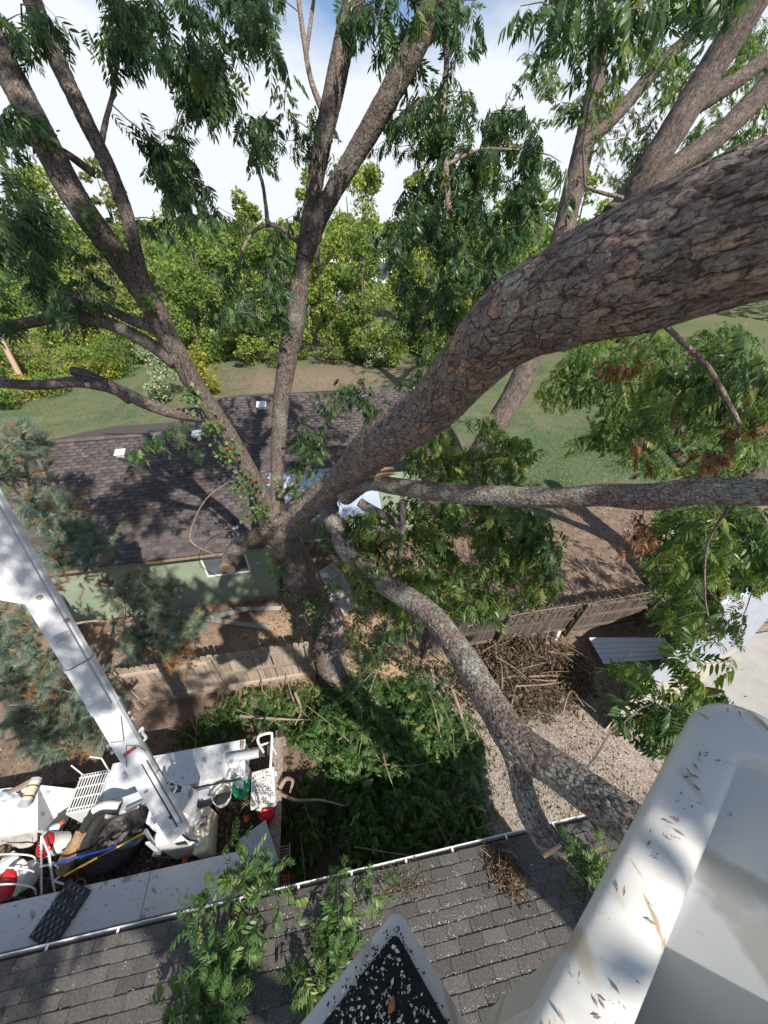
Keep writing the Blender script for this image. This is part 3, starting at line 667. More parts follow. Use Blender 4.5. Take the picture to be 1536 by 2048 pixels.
# ------------------------------------------------------------------ fences of single pickets
def fence(nm, x0, x1, y0, y1, hgt, lean, mat, label, rails=(.3, .95, 1.55), drop=None, posts=None, side=-1):
    f = thing(nm, ((x0 + x1) / 2, (y0 + y1) / 2, 0), label, 'fence')
    L = math.hypot(x1 - x0, y1 - y0); a = math.atan2(y1 - y0, x1 - x0); ln = math.tan(lean)
    pick = []
    for j in range(4):
        w, t = .130, .018; r = random.Random(j); h = 1.0
        b = MB(); d = .028
        poly = [(-w / 2, 0), (w / 2, 0), (w / 2, h - d), (w / 2 - d, h), (-w / 2 + d, h), (-w / 2, h - d)]
        V = [(x, -t / 2, z) for x, z in poly] + [(x, t / 2, z) for x, z in poly]
        b.add(V, [tuple(range(6)), tuple(range(6, 12))[::-1]] + [(i, 6 + i, 6 + (i + 1) % 6, (i + 1) % 6) for i in range(6)])
        me = bpy.data.meshes.new('picket'); me.from_pydata(b.v, [], b.f); me.materials.append(mat); me.update(); pick.append(me)
    N = int(L / .142)
    for i in range(N):
        if drop and i in drop: continue
        s = (i + .5) / N; h = hgt + random.uniform(-.035, .03)
        o = bpy.data.objects.new('picket', pick[i % 4]); col.objects.link(o)
        place(o, f, (x0 + (x1 - x0) * s, y0 + (y1 - y0) * s, .03)); o.scale = (1, 1, h)
        o.rotation_euler = (lean + random.uniform(-.008, .008), random.uniform(-.012, .012), a)
    for z in rails:
        cs = 2 if L < 6 else 4
        for q in range(cs):
            s = (q + .5) / cs
            c = np.array([x0 + (x1 - x0) * s, y0 + (y1 - y0) * s + side * .032 - ln * z, z])
            MB().box(c, (L / cs - .01, .055, .085), .004, rotz(a) @ roty(random.uniform(-.012, .012))).build('rail', mat, f)
    for s in posts:
        c = np.array([x0 + (x1 - x0) * s, y0 + (y1 - y0) * s + side * .10 - ln * .9, hgt / 2])
        MB().box(c, (.095, .095, hgt + .02), .008, rotz(a) @ rotx(lean)).build('post', mat, f)
    return f
fence('wooden_fence', -5.55, -.92, 5.55, 5.5, 1.78, .03, MAT['fence'], 'weathered picket fence in dappled sun, ending at the forked tree trunk', posts=(.012, .49, .985))
fence('wooden_fence', 1.95, 11.3, 5.62, 5.55, 1.75, .10, MAT['fence_shaded'], 'weathered picket fence with shade in its dark colour, behind the brown brush pile', posts=(.02, .255, .5, .755, .985), drop=(1, 2))

# broken fence panel lying against stacked boards behind the trunk
fp = thing('fence_panel', G(670, 1180, .3), 'broken pale plank panel leaning beside the forked trunk', 'fence panel')
A = G(628, 1148, .75); B = G(690, 1222, .08); C2 = G(720, 1185, .10) - B
ex = (B - A); lx = np.linalg.norm(ex); ex /= lx; ey = C2 - ex * (C2 @ ex); ly = np.linalg.norm(ey); ey /= ly; ez = np.cross(ex, ey)
Rp = np.stack([ex, ey, ez], 1); ly *= 1.25
for i in range(5):
    for j in range(3):
        MB().box(A + ex * (lx * (j + .5) / 3) + ey * (ly * (i - .6) / 5) + ez * random.uniform(0, .02), (lx / 3 - .03, ly / 5 - .012, .02), .003, Rp @ rotz(random.uniform(-.02, .02))).build('plank', MAT['board'], fp)
for s in (.02, .35, .67, .98):
    MB().box(A + ex * lx * s + ey * (ly * .28) - ez * .04, (.06, ly * 1.02, .045), .004, Rp).build('rail', MAT['fence'], fp)
for (u0, v0, u1, v1, z0, z1, w, nm, lb) in ((410, 1238, 500, 1216, .06, .3, .16, 'plank', 'long grey plank angled against the green house wall'), (416, 1238, 541, 1256, .05, .05, .16, 'plank', 'grey weathered plank lying on the bare earth below the house'), (470, 1218, 562, 1216, .10, .12, .14, 'plank', 'thin pale plank lying along the foot of the green wall')):
    a_, b_ = G(u0, v0, z0), G(u1, v1, z1); d = b_ - a_; L = np.linalg.norm(d); d /= L
    y = np.cross([0, 0, 1], d); y /= np.linalg.norm(y)
    tag(MB().box((a_ + b_) / 2, (L, w, .035), .006, np.stack([d, y, np.cross(d, y)], 1)).build(nm, MAT['board'], None, base=False), lb, 'plank')
c = G(752, 1092, .55)
sg = MB().box(c, (.75, .04, .5), .006, rotz(.12) @ rotx(.5)).build('board', MAT['board_orange'], None); tag(sg, 'orange brown board propped under the patio roof', 'board')
# sawn log rounds
for (u, v, r, h, lb) in ((788, 1251, .21, .35, 'sawn log round standing on wood chips behind the curved branch'), (740, 1130, .17, .3, 'short sawn log lying in shade below the orange board')):
    lg = thing('log', G(u, v, 0), lb, 'log'); c = G(u, v, h)
    c = np.array([c[0], c[1], 0])
    MB().lathe([(r * 1.02, 0), (r, h * .5), (r * .98, h - .01)], c, 22).build('bark', MAT['twig'], lg, True)
    MB().lathe([(r * .96, h - .012), (r * .95, h + .004)], c, 22).build('cut_face', MAT['cut_wood'], lg)

# concrete slab, corrugated sheet and pale shed
sl = MB().box((10.6, 1.4, .04), (6.0, 6.2, .10), .01).build('concrete_slab', MAT['slab']); tag(sl, 'grey concrete slab bordering the gravel', 'slab', kind='structure')
cs = thing('corrugated_sheet', (7.8, 4.6, .1), 'white ribbed metal sheet lying on the concrete slab edge', 'metal sheet')
q = [G(1178, 1276, .34), G(1208, 1329, .26), G(1345, 1317, .26), G(1330, 1276, .34)]
ncor = 61; V = []
for i in range(ncor):
    s = i / (ncor - 1); ph = (s * 5) % 1.0; hgt = .028 if ph < .10 else 0
    for e, (pa, pb) in enumerate(((q[0], q[1]), (q[3], q[2]))):
        p = pa + (pb - pa) * s; V.append(p + [0, 0, hgt])
V = np.array(V); V2 = np.vstack([V, V - [0, 0, .006]]); nn = len(V)
Fq = [(2 * i, 2 * i + 1, 2 * i + 3, 2 * i + 2) for i in range(ncor - 1)]
Fq += [(nn + a[3], nn + a[2], nn + a[1], nn + a[0]) for a in Fq[:]]
MB().add(V2, Fq + [(2 * i, 2 * i + 2, nn + 2 * i + 2, nn + 2 * i) for i in range(ncor - 1)]).build('sheet', MAT['sheet_metal'], cs)
MB().box((q[0] + q[1]) / 2 + [.25, 0, -.17], (.09, .8, .30), .006).build('bearer', MAT['fence'], cs)
MB().box((q[2] + q[3]) / 2 + [-.3, 0, -.15], (.09, .8, .26), .006).build('bearer', MAT['fence'], cs)
sh = thing('shed', (11.0, 3.4, 0), 'low shed with a pale grey metal roof behind drooping leaves', 'shed')
a0, a1, a2_ = G(1433, 1217, 2.0), G(1340, 1312, 2.0), G(1536, 1175, 2.0)
e1_, e2_ = (a1 - a0), (a2_ - a0)
e1n, e2n = e1_ / np.linalg.norm(e1_), e2_ / np.linalg.norm(e2_)
for i in range(6):
    c0_ = a0 + e2n * (.62 * i)
    quad = [c0_, c0_ + e1n * 4.2, c0_ + e1n * 4.2 + e2n * .615, c0_ + e2n * .615]
    vv = quad + [p - np.array([0, 0, .03]) for p in quad]
    MB().add(vv, [(0, 1, 2, 3), (7, 6, 5, 4), (0, 4, 5, 1), (1, 5, 6, 2), (2, 6, 7, 3), (3, 7, 4, 0)]).build('roof_panel', MAT['roof_pale'], sh)
for i in range(26):
    c0_ = a0 - e1n * .06 + e2n * (.14 * i)
    MB().tube([c0_ + [0, 0, .05], c0_ - e1n * .9 + [0, 0, .16]], .05, 7).build('roof_rib', MAT['sheet_metal'], sh)
w0 = [a0 + e1n * .15 + e2n * .15, a0 + e1n * 4.0 + e2n * .15, a0 + e1n * 4.0 + e2n * 3.5, a0 + e1n * .15 + e2n * 3.5]
MB().prism([(p[0], p[1]) for p in w0][::1], .0, 1.95).build('wall', MAT['wall_tan'], sh)
pv = thing('pvc_pipe', G(1105, 1287, 0), 'white plastic pipe elbow lying in front of the dark fence', 'pipe')
c = G(1100, 1290, .1)
MB().tube([c + [0, 0, .0], c + [.22, .10, .04], c + [.45, .32, .18]], .045, 10).build('pipe', MAT['window_white'], pv, True)
MB().lathe([(.07, 0), (.08, .06), (.08, .14), (.05, .17)], c + [-.10, .05, -.06], 14).build('elbow', MAT['window_white'], pv, True)

# ------------------------------------------------------------------ bucket truck (its cab lies outside the picture)
truck = thing('bucket_truck', (-5, 2.5, 0), 'white bucket truck with a raised boom and a cluttered utility bed', 'truck')
MB().box((-5.7, 2.5, .80), (7.9, 2.3, .10), .008).build('bed_floor', MAT['grime'], truck)
MB().box((-5.7, 2.2, .55), (7.9, .12, .26), .01).build('chassis_rail', MAT['black'], truck)
MB().box((-5.7, 2.8, .55), (7.9, .12, .26), .01).build('chassis_rail', MAT['black'], truck)
nb = MB().box((-5.85, 1.53, .97), (7.3, .50, .84), .02).build('side_toolbox', MAT['white'], truck)
for i in range(5):
    d = MB().box((-2.95 - i * 1.42, 1.272, .95), (1.36, .02, .66), .01).build('toolbox_door', MAT['white'], nb)
MB().box((-5.85, 1.53, 1.398), (7.32, .56, .018), .006).build('toolbox_lid', MAT['white'], nb)
fb = MB().box((-3.62, 3.29, .97), (2.56, .62, .84), .02).build('side_toolbox', MAT['white'], truck)
MB().box((-3.62, 3.30, 1.398), (2.58, .64, .018), .006).build('toolbox_lid', MAT['white'], fb)
MB().box((-3.05, 2.90, 1.05), (1.5, .16, .50), .012, rotx(.25)).build('toolbox_door', MAT['white'], fb)
# grille box
gb = MB().box((-5.15, 3.18, 1.08), (.52, .64, .80), .015).build('grille_box', MAT['white'], truck)
for i in range(10):
    MB().box((-5.37 + i * .049, 3.18, 1.49), (.016, .58, .02), .003).build('grille_bar', MAT['window_white'], gb)
for j in range(4):
    MB().box((-5.15, 2.93 + j * .165, 1.492), (.5, .02, .022), .003).build('grille_bar', MAT['window_white'], gb)
MB().box((-5.15, 3.18, 1.482), (.48, .58, .006)).build('grille_shade', MAT['shade_black'], gb)  # near-black sheet painting in the shade between the bars
MB().tube([(-4.92, 3.49, 1.45), (-4.98, 3.62, 1.72), (-5.2, 3.68, 1.74)], .014, 6).build('hook_rod', MAT['bucket_white'], truck, True)
MB().tube([(-5.38, 3.49, 1.45), (-5.55, 3.62, 1.66)], .012, 6).build('hook_rod', MAT['bucket_white'], truck, True)
# tall angled locker ahead of it
lk = MB().add([(-6.75, 2.78, .85), (-5.75, 2.78, .85), (-5.62, 3.45, .85), (-6.75, 3.45, .85), (-6.75, 2.72, 1.45), (-5.80, 2.72, 1.45), (-6.05, 3.40, 1.62), (-6.75, 3.45, 1.62)],
              [(3, 2, 1, 0), (4, 5, 6, 7), (0, 1, 5, 4), (1, 2, 6, 5), (2, 3, 7, 6), (3, 0, 4, 7)]).build('locker', MAT['white'], truck)
# rear bumper and its bits
MB().box((-1.78, 2.5, .80), (.16, 2.46, .20), .015).build('bumper', MAT['rust'], truck)
MB().box((-1.73, 2.5, .915), (.22, 2.46, .022), .005).build('bumper_step', MAT['rust'], truck)
for y in (1.75, 1.34):
    sp_ = MB()
    for i in range(6): sp_.box((-1.55, y - .12 + i * .045, .82), (.20, .02, .03), .004)
    sp_.box((-1.46, y, .82), (.02, .28, .035), .004).build('step_grate', MAT['rust'] if y > 1.5 else MAT['red_dull'], truck)
MB().box((-1.62, 3.6, .9), (.10, .12, .10), .012).build('hook', MAT['rust'], truck)
# tubular guard at the rear corner
for (pts, r) in (([(-2.05, 3.50, .9), (-2.05, 3.50, 1.45), (-2.02, 3.58, 1.52), (-1.80, 3.60, 1.52), (-1.76, 3.52, 1.5), (-1.76, 3.0, 1.48), (-1.76, 2.95, 1.42), (-1.76, 2.95, .9)], .028),
                 ([(-2.03, 3.52, 1.22), (-1.78, 3.55, 1.22)], .02), ([(-1.77, 3.4, 1.50), (-1.77, 3.4, .9)], .02)):
    MB().tube(spline(pts, n=40)[0], r, 8).build('guard_rail', MAT['white'], truck, True)
MB().box((-2.3, 3.05, 1.2), (.10, .30, .60), .015, rotz(.2)).build('latch_bracket', MAT['white'], truck)
MB().box((-2.38, 3.52, 1.43), (.06, .16, .10), .01).build('hinge', MAT['rust'], truck)
# pedestal and turret
pd = MB()
pd.lathe([(.29, .84), (.28, 1.2), (.27, 1.9), (.28, 2.2), (.24, 2.26)], (-3.22, 2.34, 0), 28).build('pedestal', MAT['white'], truck, True)
MB().box((-3.24, 2.10, 1.42), (.54, .22, 1.14), .05).build('pedestal_cover', MAT['white'], truck, True)
MB().box((-3.08, 1.982, 1.86), (.15, .012, .13), .003).build('control_plate', MAT['black'], truck)
tur = MB().box((-2.98, 2.45, 2.15), (.10, .42, .5), .03, roty(-.1)).build('turret_plate', MAT['white'], truck)
MB().box((-2.925, 2.55, 2.25), (.012, .10, .10), .003, roty(-.1)).build('sticker', MAT['bin_grey'], tur)
MB().box((-3.18, 2.36, 2.33), (.42, .38, .24), .05).build('turntable', MAT['boom_white'], truck)
MB().box((-3.44, 2.32, 2.3), (.05, .30, .44), .02, roty(.1)).build('turret_plate', MAT['white'], truck)
# boom: a tapering box from the turret up to the elbow
B0, B1 = P(352, 1655, 5.45), P(-170, 760, 2.85)
bd = B1 - B0; bl = np.linalg.norm(bd); bd /= bl
toc = CAM - (B0 + B1) / 2; bx_ = np.cross(bd, toc); bx_ /= np.linalg.norm(bx_); bz_ = np.cross(bx_, bd)
BK = .74
def bp(s, x, z): return B0 + bd * s + bx_ * (x * BK) + bz_ * (z * BK)
def boomseg(s0, s1, w0, w1, d0, d1, zoff=0.0, ch=.05, mat='boom_white', nm='boom_section'):
    V = []
    for s, w, d in ((s0, w0, d0), (s1, w1, d1)):
        hw, hd = w / 2, d / 2
        for x, z in ((-hw + ch, -hd), (hw - ch, -hd), (hw, -hd + ch), (hw, hd - ch), (hw - ch, hd), (-hw + ch, hd), (-hw, hd - ch), (-hw, -hd + ch)):
            V.append(bp(s, x, z + zoff))
    Fc = [(i, (i + 1) % 8, 8 + (i + 1) % 8, 8 + i) for i in range(8)] + [tuple(range(8))[::-1], tuple(range(8, 16))]
    return MB().add(V, Fc).build(nm, MAT[mat], truck)
boomseg(-.05, 2.65, .40, .36, .34, .32)
boomseg(2.66, 3.35, .375, .37, .335, .33)
boomseg(3.36, bl, .35, .33, .31, .30)
for s in (2.66, 3.33): boomseg(s - .012, s + .02, .388, .388, .348, .348, ch=.055, nm='boom_joint')
MB().add([bp(s_, x_, z_) for z_ in (.02, .10) for s_, x_ in ((4.2, -.15), (4.35, -.34), (4.9, -.62), (bl, -.62), (bl, -.15))], [(4, 3, 2, 1, 0), (5, 6, 7, 8, 9)] + [(i, (i + 1) % 5, 5 + (i + 1) % 5, 5 + i) for i in range(5)]).build('boom_gusset', MAT['boom_white'], truck)
for s, w in ((.5, .03), ):
    MB().box(bp(.95, .07, .178), (.05, 1.35, .03), .008, np.stack([bx_, bd, bz_], 1)).build('cable_cover', MAT['boom_white'], truck)
    MB().tube([bp(.1, .12, .180), bp(1.6, .10, .183)], .012, 6).build('hydraulic_line', MAT['steel'], truck)
    MB().tube([bp(.1, .02, .180), bp(1.6, .03, .183)], .008, 6).build('hydraulic_line', MAT['black'], truck)
MB().box(bp(.10, .05, .17), (.16, .15, .05), .01, np.stack([bx_, bd, bz_], 1)).build('access_plate', MAT['boom_white'], truck)
MB().box(bp(.62, -.16, .176), (.11, .16, .012), .004, np.stack([bx_, bd, bz_], 1)).build('access_plate', MAT['white'], truck)
MB().tube(spline([bp(2.0, .19, .06), bp(2.02, .27, .06), bp(1.93, .24, .03), bp(1.85, .25, .06), bp(1.83, .19, .06)], n=20)[0], .018, 7).build('grab_handle', MAT['white'], truck, True)
MB().tube(spline([bp(.85, .19, .03), bp(.87, .28, .03), bp(.72, .30, .03), bp(.66, .24, .03), bp(.66, .19, .03)], n=20)[0], .014, 7).build('grab_handle', MAT['white'], truck, True)
MB().tube([bp(.9, .2, .0), bp(2.3, .19, .0), bp(2.62, .19, .02)], .016, 6).build('hydraulic_line', MAT['boom_white'], truck, True)
MB().tube([bp(1.72, -.15, .178), bp(1.85, -.10, .180), bp(2.02, -.02, .180), bp(1.9, .10, .180), bp(1.75, .15, .179)], .006, 5).build('cable', MAT['steel'], truck, True)
MB().tube([bp(2.2, -.16, .178), bp(2.1, -.02, .182), bp(2.45, .1, .180)], .005, 5).build('cable', MAT['steel'], truck, True)
for s in (1.98, 2.1, 2.25, 2.35):
    MB().lathe([(.022, 0), (.022, .03), (.014, .04)], bp(s, -.183 if s < 2.2 else .19, .06), 8, tuple(-bx_ if s < 2.2 else bx_)).build('bolt', MAT['steel'], truck)
for (s, x) in ((4.25, -.02), (4.9, -.12), (3.9, .1), (1.15, -.1), (1.3, .15)):
    MB().lathe([(.026, 0), (.024, .008)], bp(s, x, .16), 10, tuple(bz_)).build('bolt', MAT['rust'], truck)
# lift cylinder and linkage beside the pedestal
MB().tube([(-3.53, 2.0, 1.6), (-3.42, 2.08, 2.5)], .028, 12).build('lift_cylinder', MAT['steel'], truck, True)
MB().box((-3.46, 1.97, 1.98), (.06, .03, .7), .012, roty(.1)).build('link_arm', MAT['boom_white'], truck)
MB().lathe([(.07, 0), (.07, .06)], (-3.51, 1.93, 1.68), 16, (0, 1, 0)).build('link_pin', MAT['steel'], truck, True)
# swing-out arm with curved black hose over the spare wheel
MB().box((-4.25, 2.80, 1.62), (.75, .26, .10), .04, rotz(.12) @ roty(-.1)).build('saddle_arm', MAT['boom_white'], truck)
MB().box((-4.02, 2.72, 1.70), (.42, .03, .14), .006, rotz(.3)).build('saddle_arm', MAT['steel'], truck)
hs = spline([(-4.35, 2.72, 1.66), (-4.62, 2.76, 1.70), (-4.85, 2.70, 1.62), (-5.0, 2.58, 1.45), (-5.05, 2.50, 1.30)], n=30)[0]
MB().tube(hs, np.linspace(.10, .055, 30), 12).build('hose', MAT['black'], truck, True)
MB().tube(hs[:14] + [0, .03, .05], .075, 10).build('hose_clamp', MAT['white'], truck, True)
MB().lathe([(.075, 0), (.08, .05), (.05, .09)], (-5.08, 2.47, 1.2), 14, (.1, .1, 1)).build('hose_end', MAT['steel'], truck, True)
# control valve box, slatted step
vb = MB().box((-2.92, 2.22, 1.15), (.24, .66, .60), .03, rotz(.10)).build('control_box', MAT['cream'], truck)
MB().box((-2.92, 2.33, 1.453), (.15, .14, .008), .002, rotz(.10)).build('sticker', MAT['red_dull'], vb)
MB().box((-2.92, 2.34, 1.459), (.12, .08, .004), .001, rotz(.10)).build('sticker', MAT['white'], vb)
MB().lathe([(.07, 0), (.06, .05), (.03, .06)], (-2.94, 2.04, 1.45), 14).build('knob', MAT['white'], vb, True)
for i in range(5):
    MB().box((-3.10 + .01 * i, 2.74 + i * .012, 1.0 + i * .09), (.28, .14, .04), .01, rotz(.1) @ rotx(.25)).build('step_slat', MAT['bin_grey'], truck)
for (x, y) in ((-3.6, 1.45), (-3.6, 3.55)):
    w = MB().lathe([(.30, -.12), (.44, -.14), (.48, -.08), (.48, .08), (.44, .14), (.30, .12)], (x, y, .48), 28, (0, 1, 0)).build('wheel', MAT['rubber'], truck, True)
    MB().lathe([(.29, -.05), (.10, -.02), (.10, .02), (.29, .05)], (x, y, .48), 20, (0, 1, 0)).build('rim', MAT['rim'], w, True)

for i, (p0_, p1_, p2_, p3_, r_h) in enumerate((((-3.5, 2.1, 2.5), (-3.75, 2.2, 2.2), (-3.8, 2.5, 1.6), (-3.7, 2.7, 1.0), .022), ((-3.05, 2.1, 2.3), (-2.95, 2.0, 2.0), (-2.93, 2.02, 1.7), (-2.95, 2.05, 1.45), .016),
        ((-3.3, 2.6, 2.4), (-3.45, 2.8, 2.2), (-3.4, 2.9, 1.6), (-3.3, 2.8, 1.1), .018), ((-4.0, 2.7, 1.7), (-3.85, 2.5, 1.9), (-3.65, 2.3, 2.2), (-3.5, 2.25, 2.4), .018),
        ((-2.6, 2.5, .92), (-2.3, 2.35, .90), (-2.2, 2.05, .90), (-2.5, 1.95, .90), .014), ((-5.4, 2.3, .95), (-5.9, 2.5, .93), (-6.3, 2.2, .93), (-6.0, 1.95, .93), .014))):
    MB().tube(spline([p0_, p1_, p2_, p3_], n=30)[0], r_h, 8).build('hose', MAT['black'], truck, True)
for i in range(4):
    MB().box((-2.95 - i * 1.42 - .71, 1.53, 1.4085), (.006, .55, .004)).build('lid_seam', MAT['black'], nb)
for (x_, z_) in ((-2.5, 1.12), (-3.9, 1.12), (-5.3, 1.12), (-6.7, 1.12)):
    MB().box((x_, 1.258, z_), (.12, .02, .08), .008).build('door_latch', MAT['steel'], nb)
for (x_, y_) in ((-2.4, 1.35), (-2.4, 1.72), (-3.55, 1.72), (-3.6, 1.35), (-4.2, 1.72)):
    MB().lathe([(.014, 0), (.012, .006)], (x_, y_, 1.407), 8).build('bolt', MAT['rust'], nb)
for (s_, x_, w_, h_, m_) in ((.42, .05, .10, .07, 'black'), (1.9, -.02, .14, .05, 'red_dull'), (3.75, -.02, .13, .09, 'bin_grey')):
    MB().box(bp(s_, x_, .0) + bz_ * (.128 if s_ < 3 else .118), (w_, h_, .004), .001, np.stack([bx_, bd, bz_], 1)).build('decal', MAT[m_], truck)
MB().tube([bp(2.7, .08, .195), bp(4.0, .08, .18), bp(bl, .08, .17)], .005, 6).build('hydraulic_line', MAT['steel'], truck, True)
k = 150; pos = np.stack([rng.uniform(-7, -2.25, k), rng.uniform(1.30, 1.76, k), np.full(k, 1.412)], 1)
scatter_bits('lid_debris', np.vstack([pos, np.stack([rng.uniform(-4.8, -2.4, 140), rng.uniform(3.0, 3.58, 140), np.full(140, 1.412)], 1)]), rng.uniform(.010, .035, k + 140), MAT['litter'], None, .2, label='dry leaf crumbs scattered on the white toolbox lids', cat='debris')

# ------------------------------------------------------------------ things lying in the bed
def tilted(c, ax, prof, n=24): return MB().lathe(prof, c, n, ax)
sw = thing('spare_wheel', (-4.5, 2.3, .85), 'large worn spare tyre on a dark steel rim in the truck bed', 'wheel')
wc, wax = G(230, 1668, 1.20), (.10, -.08, 1)
tp = [(.30, -.13), (.36, -.165), (.47, -.17), (.53, -.12), (.54, 0), (.53, .12), (.47, .17), (.36, .165), (.30, .13), (.285, .10), (.285, -.10)]
MB().lathe(tp + tp[:1], wc, 40, wax, False, False).build('tyre', MAT['rubber'], sw, True)
MB().lathe([(.30, .11), (.285, .125), (.27, .10), (.255, -.02), (.20, -.06), (.115, -.02), (.095, -.02), (.09, -.10), (.0, -.10)], wc, 40, wax, False, False).build('rim', MAT['rim'], sw, True)
q_ = np.array(Vector((0, 0, 1)).rotation_difference(Vector(wax)).to_matrix())
for i in range(10):
    a = i * math.tau / 10
    MB().lathe([(.022, 0), (.022, .012)], wc + q_ @ np.array([.165 * math.cos(a), .165 * math.sin(a), -.04]), 10, wax).build('hand_hole', MAT['steel'], sw)
for r in (.40, .44, .50):
    MB().lathe([(r, .170), (r + .008, .176), (r + .016, .170)], wc, 40, wax, False, False).build('sidewall_ridge', MAT['rubber'], sw, True)
def pail(u, v, z, r, h, mat, inner, lab, nm, ax=(.18, -.10, 1)):
    c = G(u, v, z); p = thing(nm, c, lab, 'bucket'); A_ = Vector(ax).normalized(); c0 = c - np.array(A_) * h
    MB().lathe([(r * .86, 0), (r, h), (r - .008, h), (r * .85, .012), (0.001, .012)], c0, 28, ax, True, False).build('shell', mat, p, True)
    for zz in (.80, .90, .985):
        rr = r * (.86 + .14 * zz); MB().lathe([(rr, h * zz), (rr + .009, h * zz + .006), (rr, h * zz + .014)], c0, 28, ax, False, False).build('rim_ring', mat, p, True)
    return p, c0, A_
p1, c0, A_ = pail(443, 1588, 1.42, .17, .42, MAT['bucket_white'], None, 'empty white plastic pail in the truck bed beside the green pail', 'plastic_bucket')
MB().lathe([(.132, .03), (.148, .34)], c0, 28, tuple(A_), False, False).build('inside', MAT['bucket_in'], p1, True)
p2, c0, A_ = pail(482, 1576, 1.30, .15, .34, MAT['bucket_green'], None, 'green plastic pail holding debris beside the white cooler', 'plastic_bucket')
MB().lathe([(.001, .30), (.14, .31)], c0, 28, tuple(A_), False, False).build('lid', MAT['bucket_green'], p2, True)
scatter_bits('debris', c0 + np.array(A_) * .32 + np.stack([rng.normal(0, .05, 40), rng.normal(0, .05, 40), np.zeros(40)], 1), rng.uniform(.02, .06, 40), MAT['leaf_dead'], p2)
co = thing('cooler', G(525, 1576, .9), 'white cooler box with a sawdust covered lid at the tailgate', 'cooler')
cc = (G(503, 1543, 1.34) + G(552, 1540, 1.34) + G(500, 1608, 1.34) + G(547, 1610, 1.34)) / 4
MB().box(cc - [0, 0, .24], (.40, .56, .36), .03, rotz(.06)).build('body', MAT['cooler'], co, True)
cl = MB().box(cc - [0, 0, .03], (.45, .62, .07), .03, rotz(.06)).build('lid', MAT['cooler'], co, True)
MB().box(cc + [.20, 0, .006], (.03, .56, .02), .006, rotz(.06)).build('lid_rim', MAT['window_white'], cl)
for s in (-.2, .2): MB().box(cc + [.232, s, -.05], (.03, .07, .08), .008, rotz(.06)).build('latch', MAT['window_white'], co)
k = 260; scatter_bits('sawdust', cc + np.stack([rng.uniform(-.19, .17, k), rng.uniform(-.28, .28, k), np.full(k, .012)], 1), rng.uniform(.012, .035, k), MAT['leaf_rust'], cl)
gc = thing('fuel_can', G(533, 1628, .85), 'red plastic fuel can wedged under the white cooler', 'fuel can')
c = G(533, 1628, 1.0)
b_ = MB().lathe([(.10, -.14), (.145, -.12), (.15, 0), (.13, .08), (.07, .12), (.05, .13)], c, 18).build('body', MAT['red'], gc, True)
MB().tube(spline([c + [-.10, 0, .10], c + [-.02, .02, .19], c + [.10, .02, .12]], n=14)[0], .022, 8).build('handle', MAT['red'], gc, True)
MB().tube([c + [-.06, .04, .12], c + [-.14, .07, .17], c + [-.20, .09, .17]], [.03, .02, .016], 8).build('spout', MAT['bucket_white'], gc, True)
MB().lathe([(.03, 0), (.03, .05)], c + [-.21, .09, .165], 12, (-1, .3, 0)).build('cap', MAT['yellow'], gc, True)
bn = thing('storage_bin', G(520, 1690, .85), 'grey plastic storage bin lid speckled with sawdust at the tailgate corner', 'bin')
bc = (G(480, 1685, 1.22) + G(530, 1645, 1.22) + G(555, 1722, 1.22) + G(502, 1752, 1.22)) / 4
MB().box(bc - [0, 0, .17], (.42, .56, .28), .03, rotz(.42)).build('body', MAT['bin_grey'], bn, True)
MB().box(bc, (.50, .66, .045), .02, rotz(.42)).build('lid', MAT['bin_grey'], bn, True)
MB().box(bc + [0, 0, .024], (.40, .56, .012), .005, rotz(.42)).build('lid_panel', MAT['bin_grey'], bn)
dp = thing('half_pipe', G(480, 1510, 1.4), 'dark grey split pipe resting on the far toolbox lid', 'pipe')
a_, b_ = G(452, 1516, 1.50), G(518, 1504, 1.50)
d = (b_ - a_); L = np.linalg.norm(d); d /= L; y = np.cross([0, 0, 1], d); y /= np.linalg.norm(y); up = np.cross(d, y)
V = []; nn = 12
for e in (0, L):
    for rr in (.085, .075):
        for i in range(nn):
            t = math.pi * (i / (nn - 1)); V.append(a_ + d * e + y * (rr * math.cos(t)) + up * (rr * math.sin(t) - .05))
Fc = []
for i in range(nn - 1):
    Fc += [(i, i + 1, 2 * nn + i + 1, 2 * nn + i), (nn + i + 1, nn + i, 3 * nn + i, 3 * nn + i + 1), (i, nn + i, nn + i + 1, i + 1), (2 * nn + i + 1, 3 * nn + i + 1, 3 * nn + i, 2 * nn + i)]
MB().add(V, Fc).build('channel', MAT['bin_grey'], dp, True)
MB().box(a_ + d * .02 + up * -.05, (.02, .16, .02), .002, np.stack([d, y, up], 1)).build('end_lip', MAT['black'], dp)
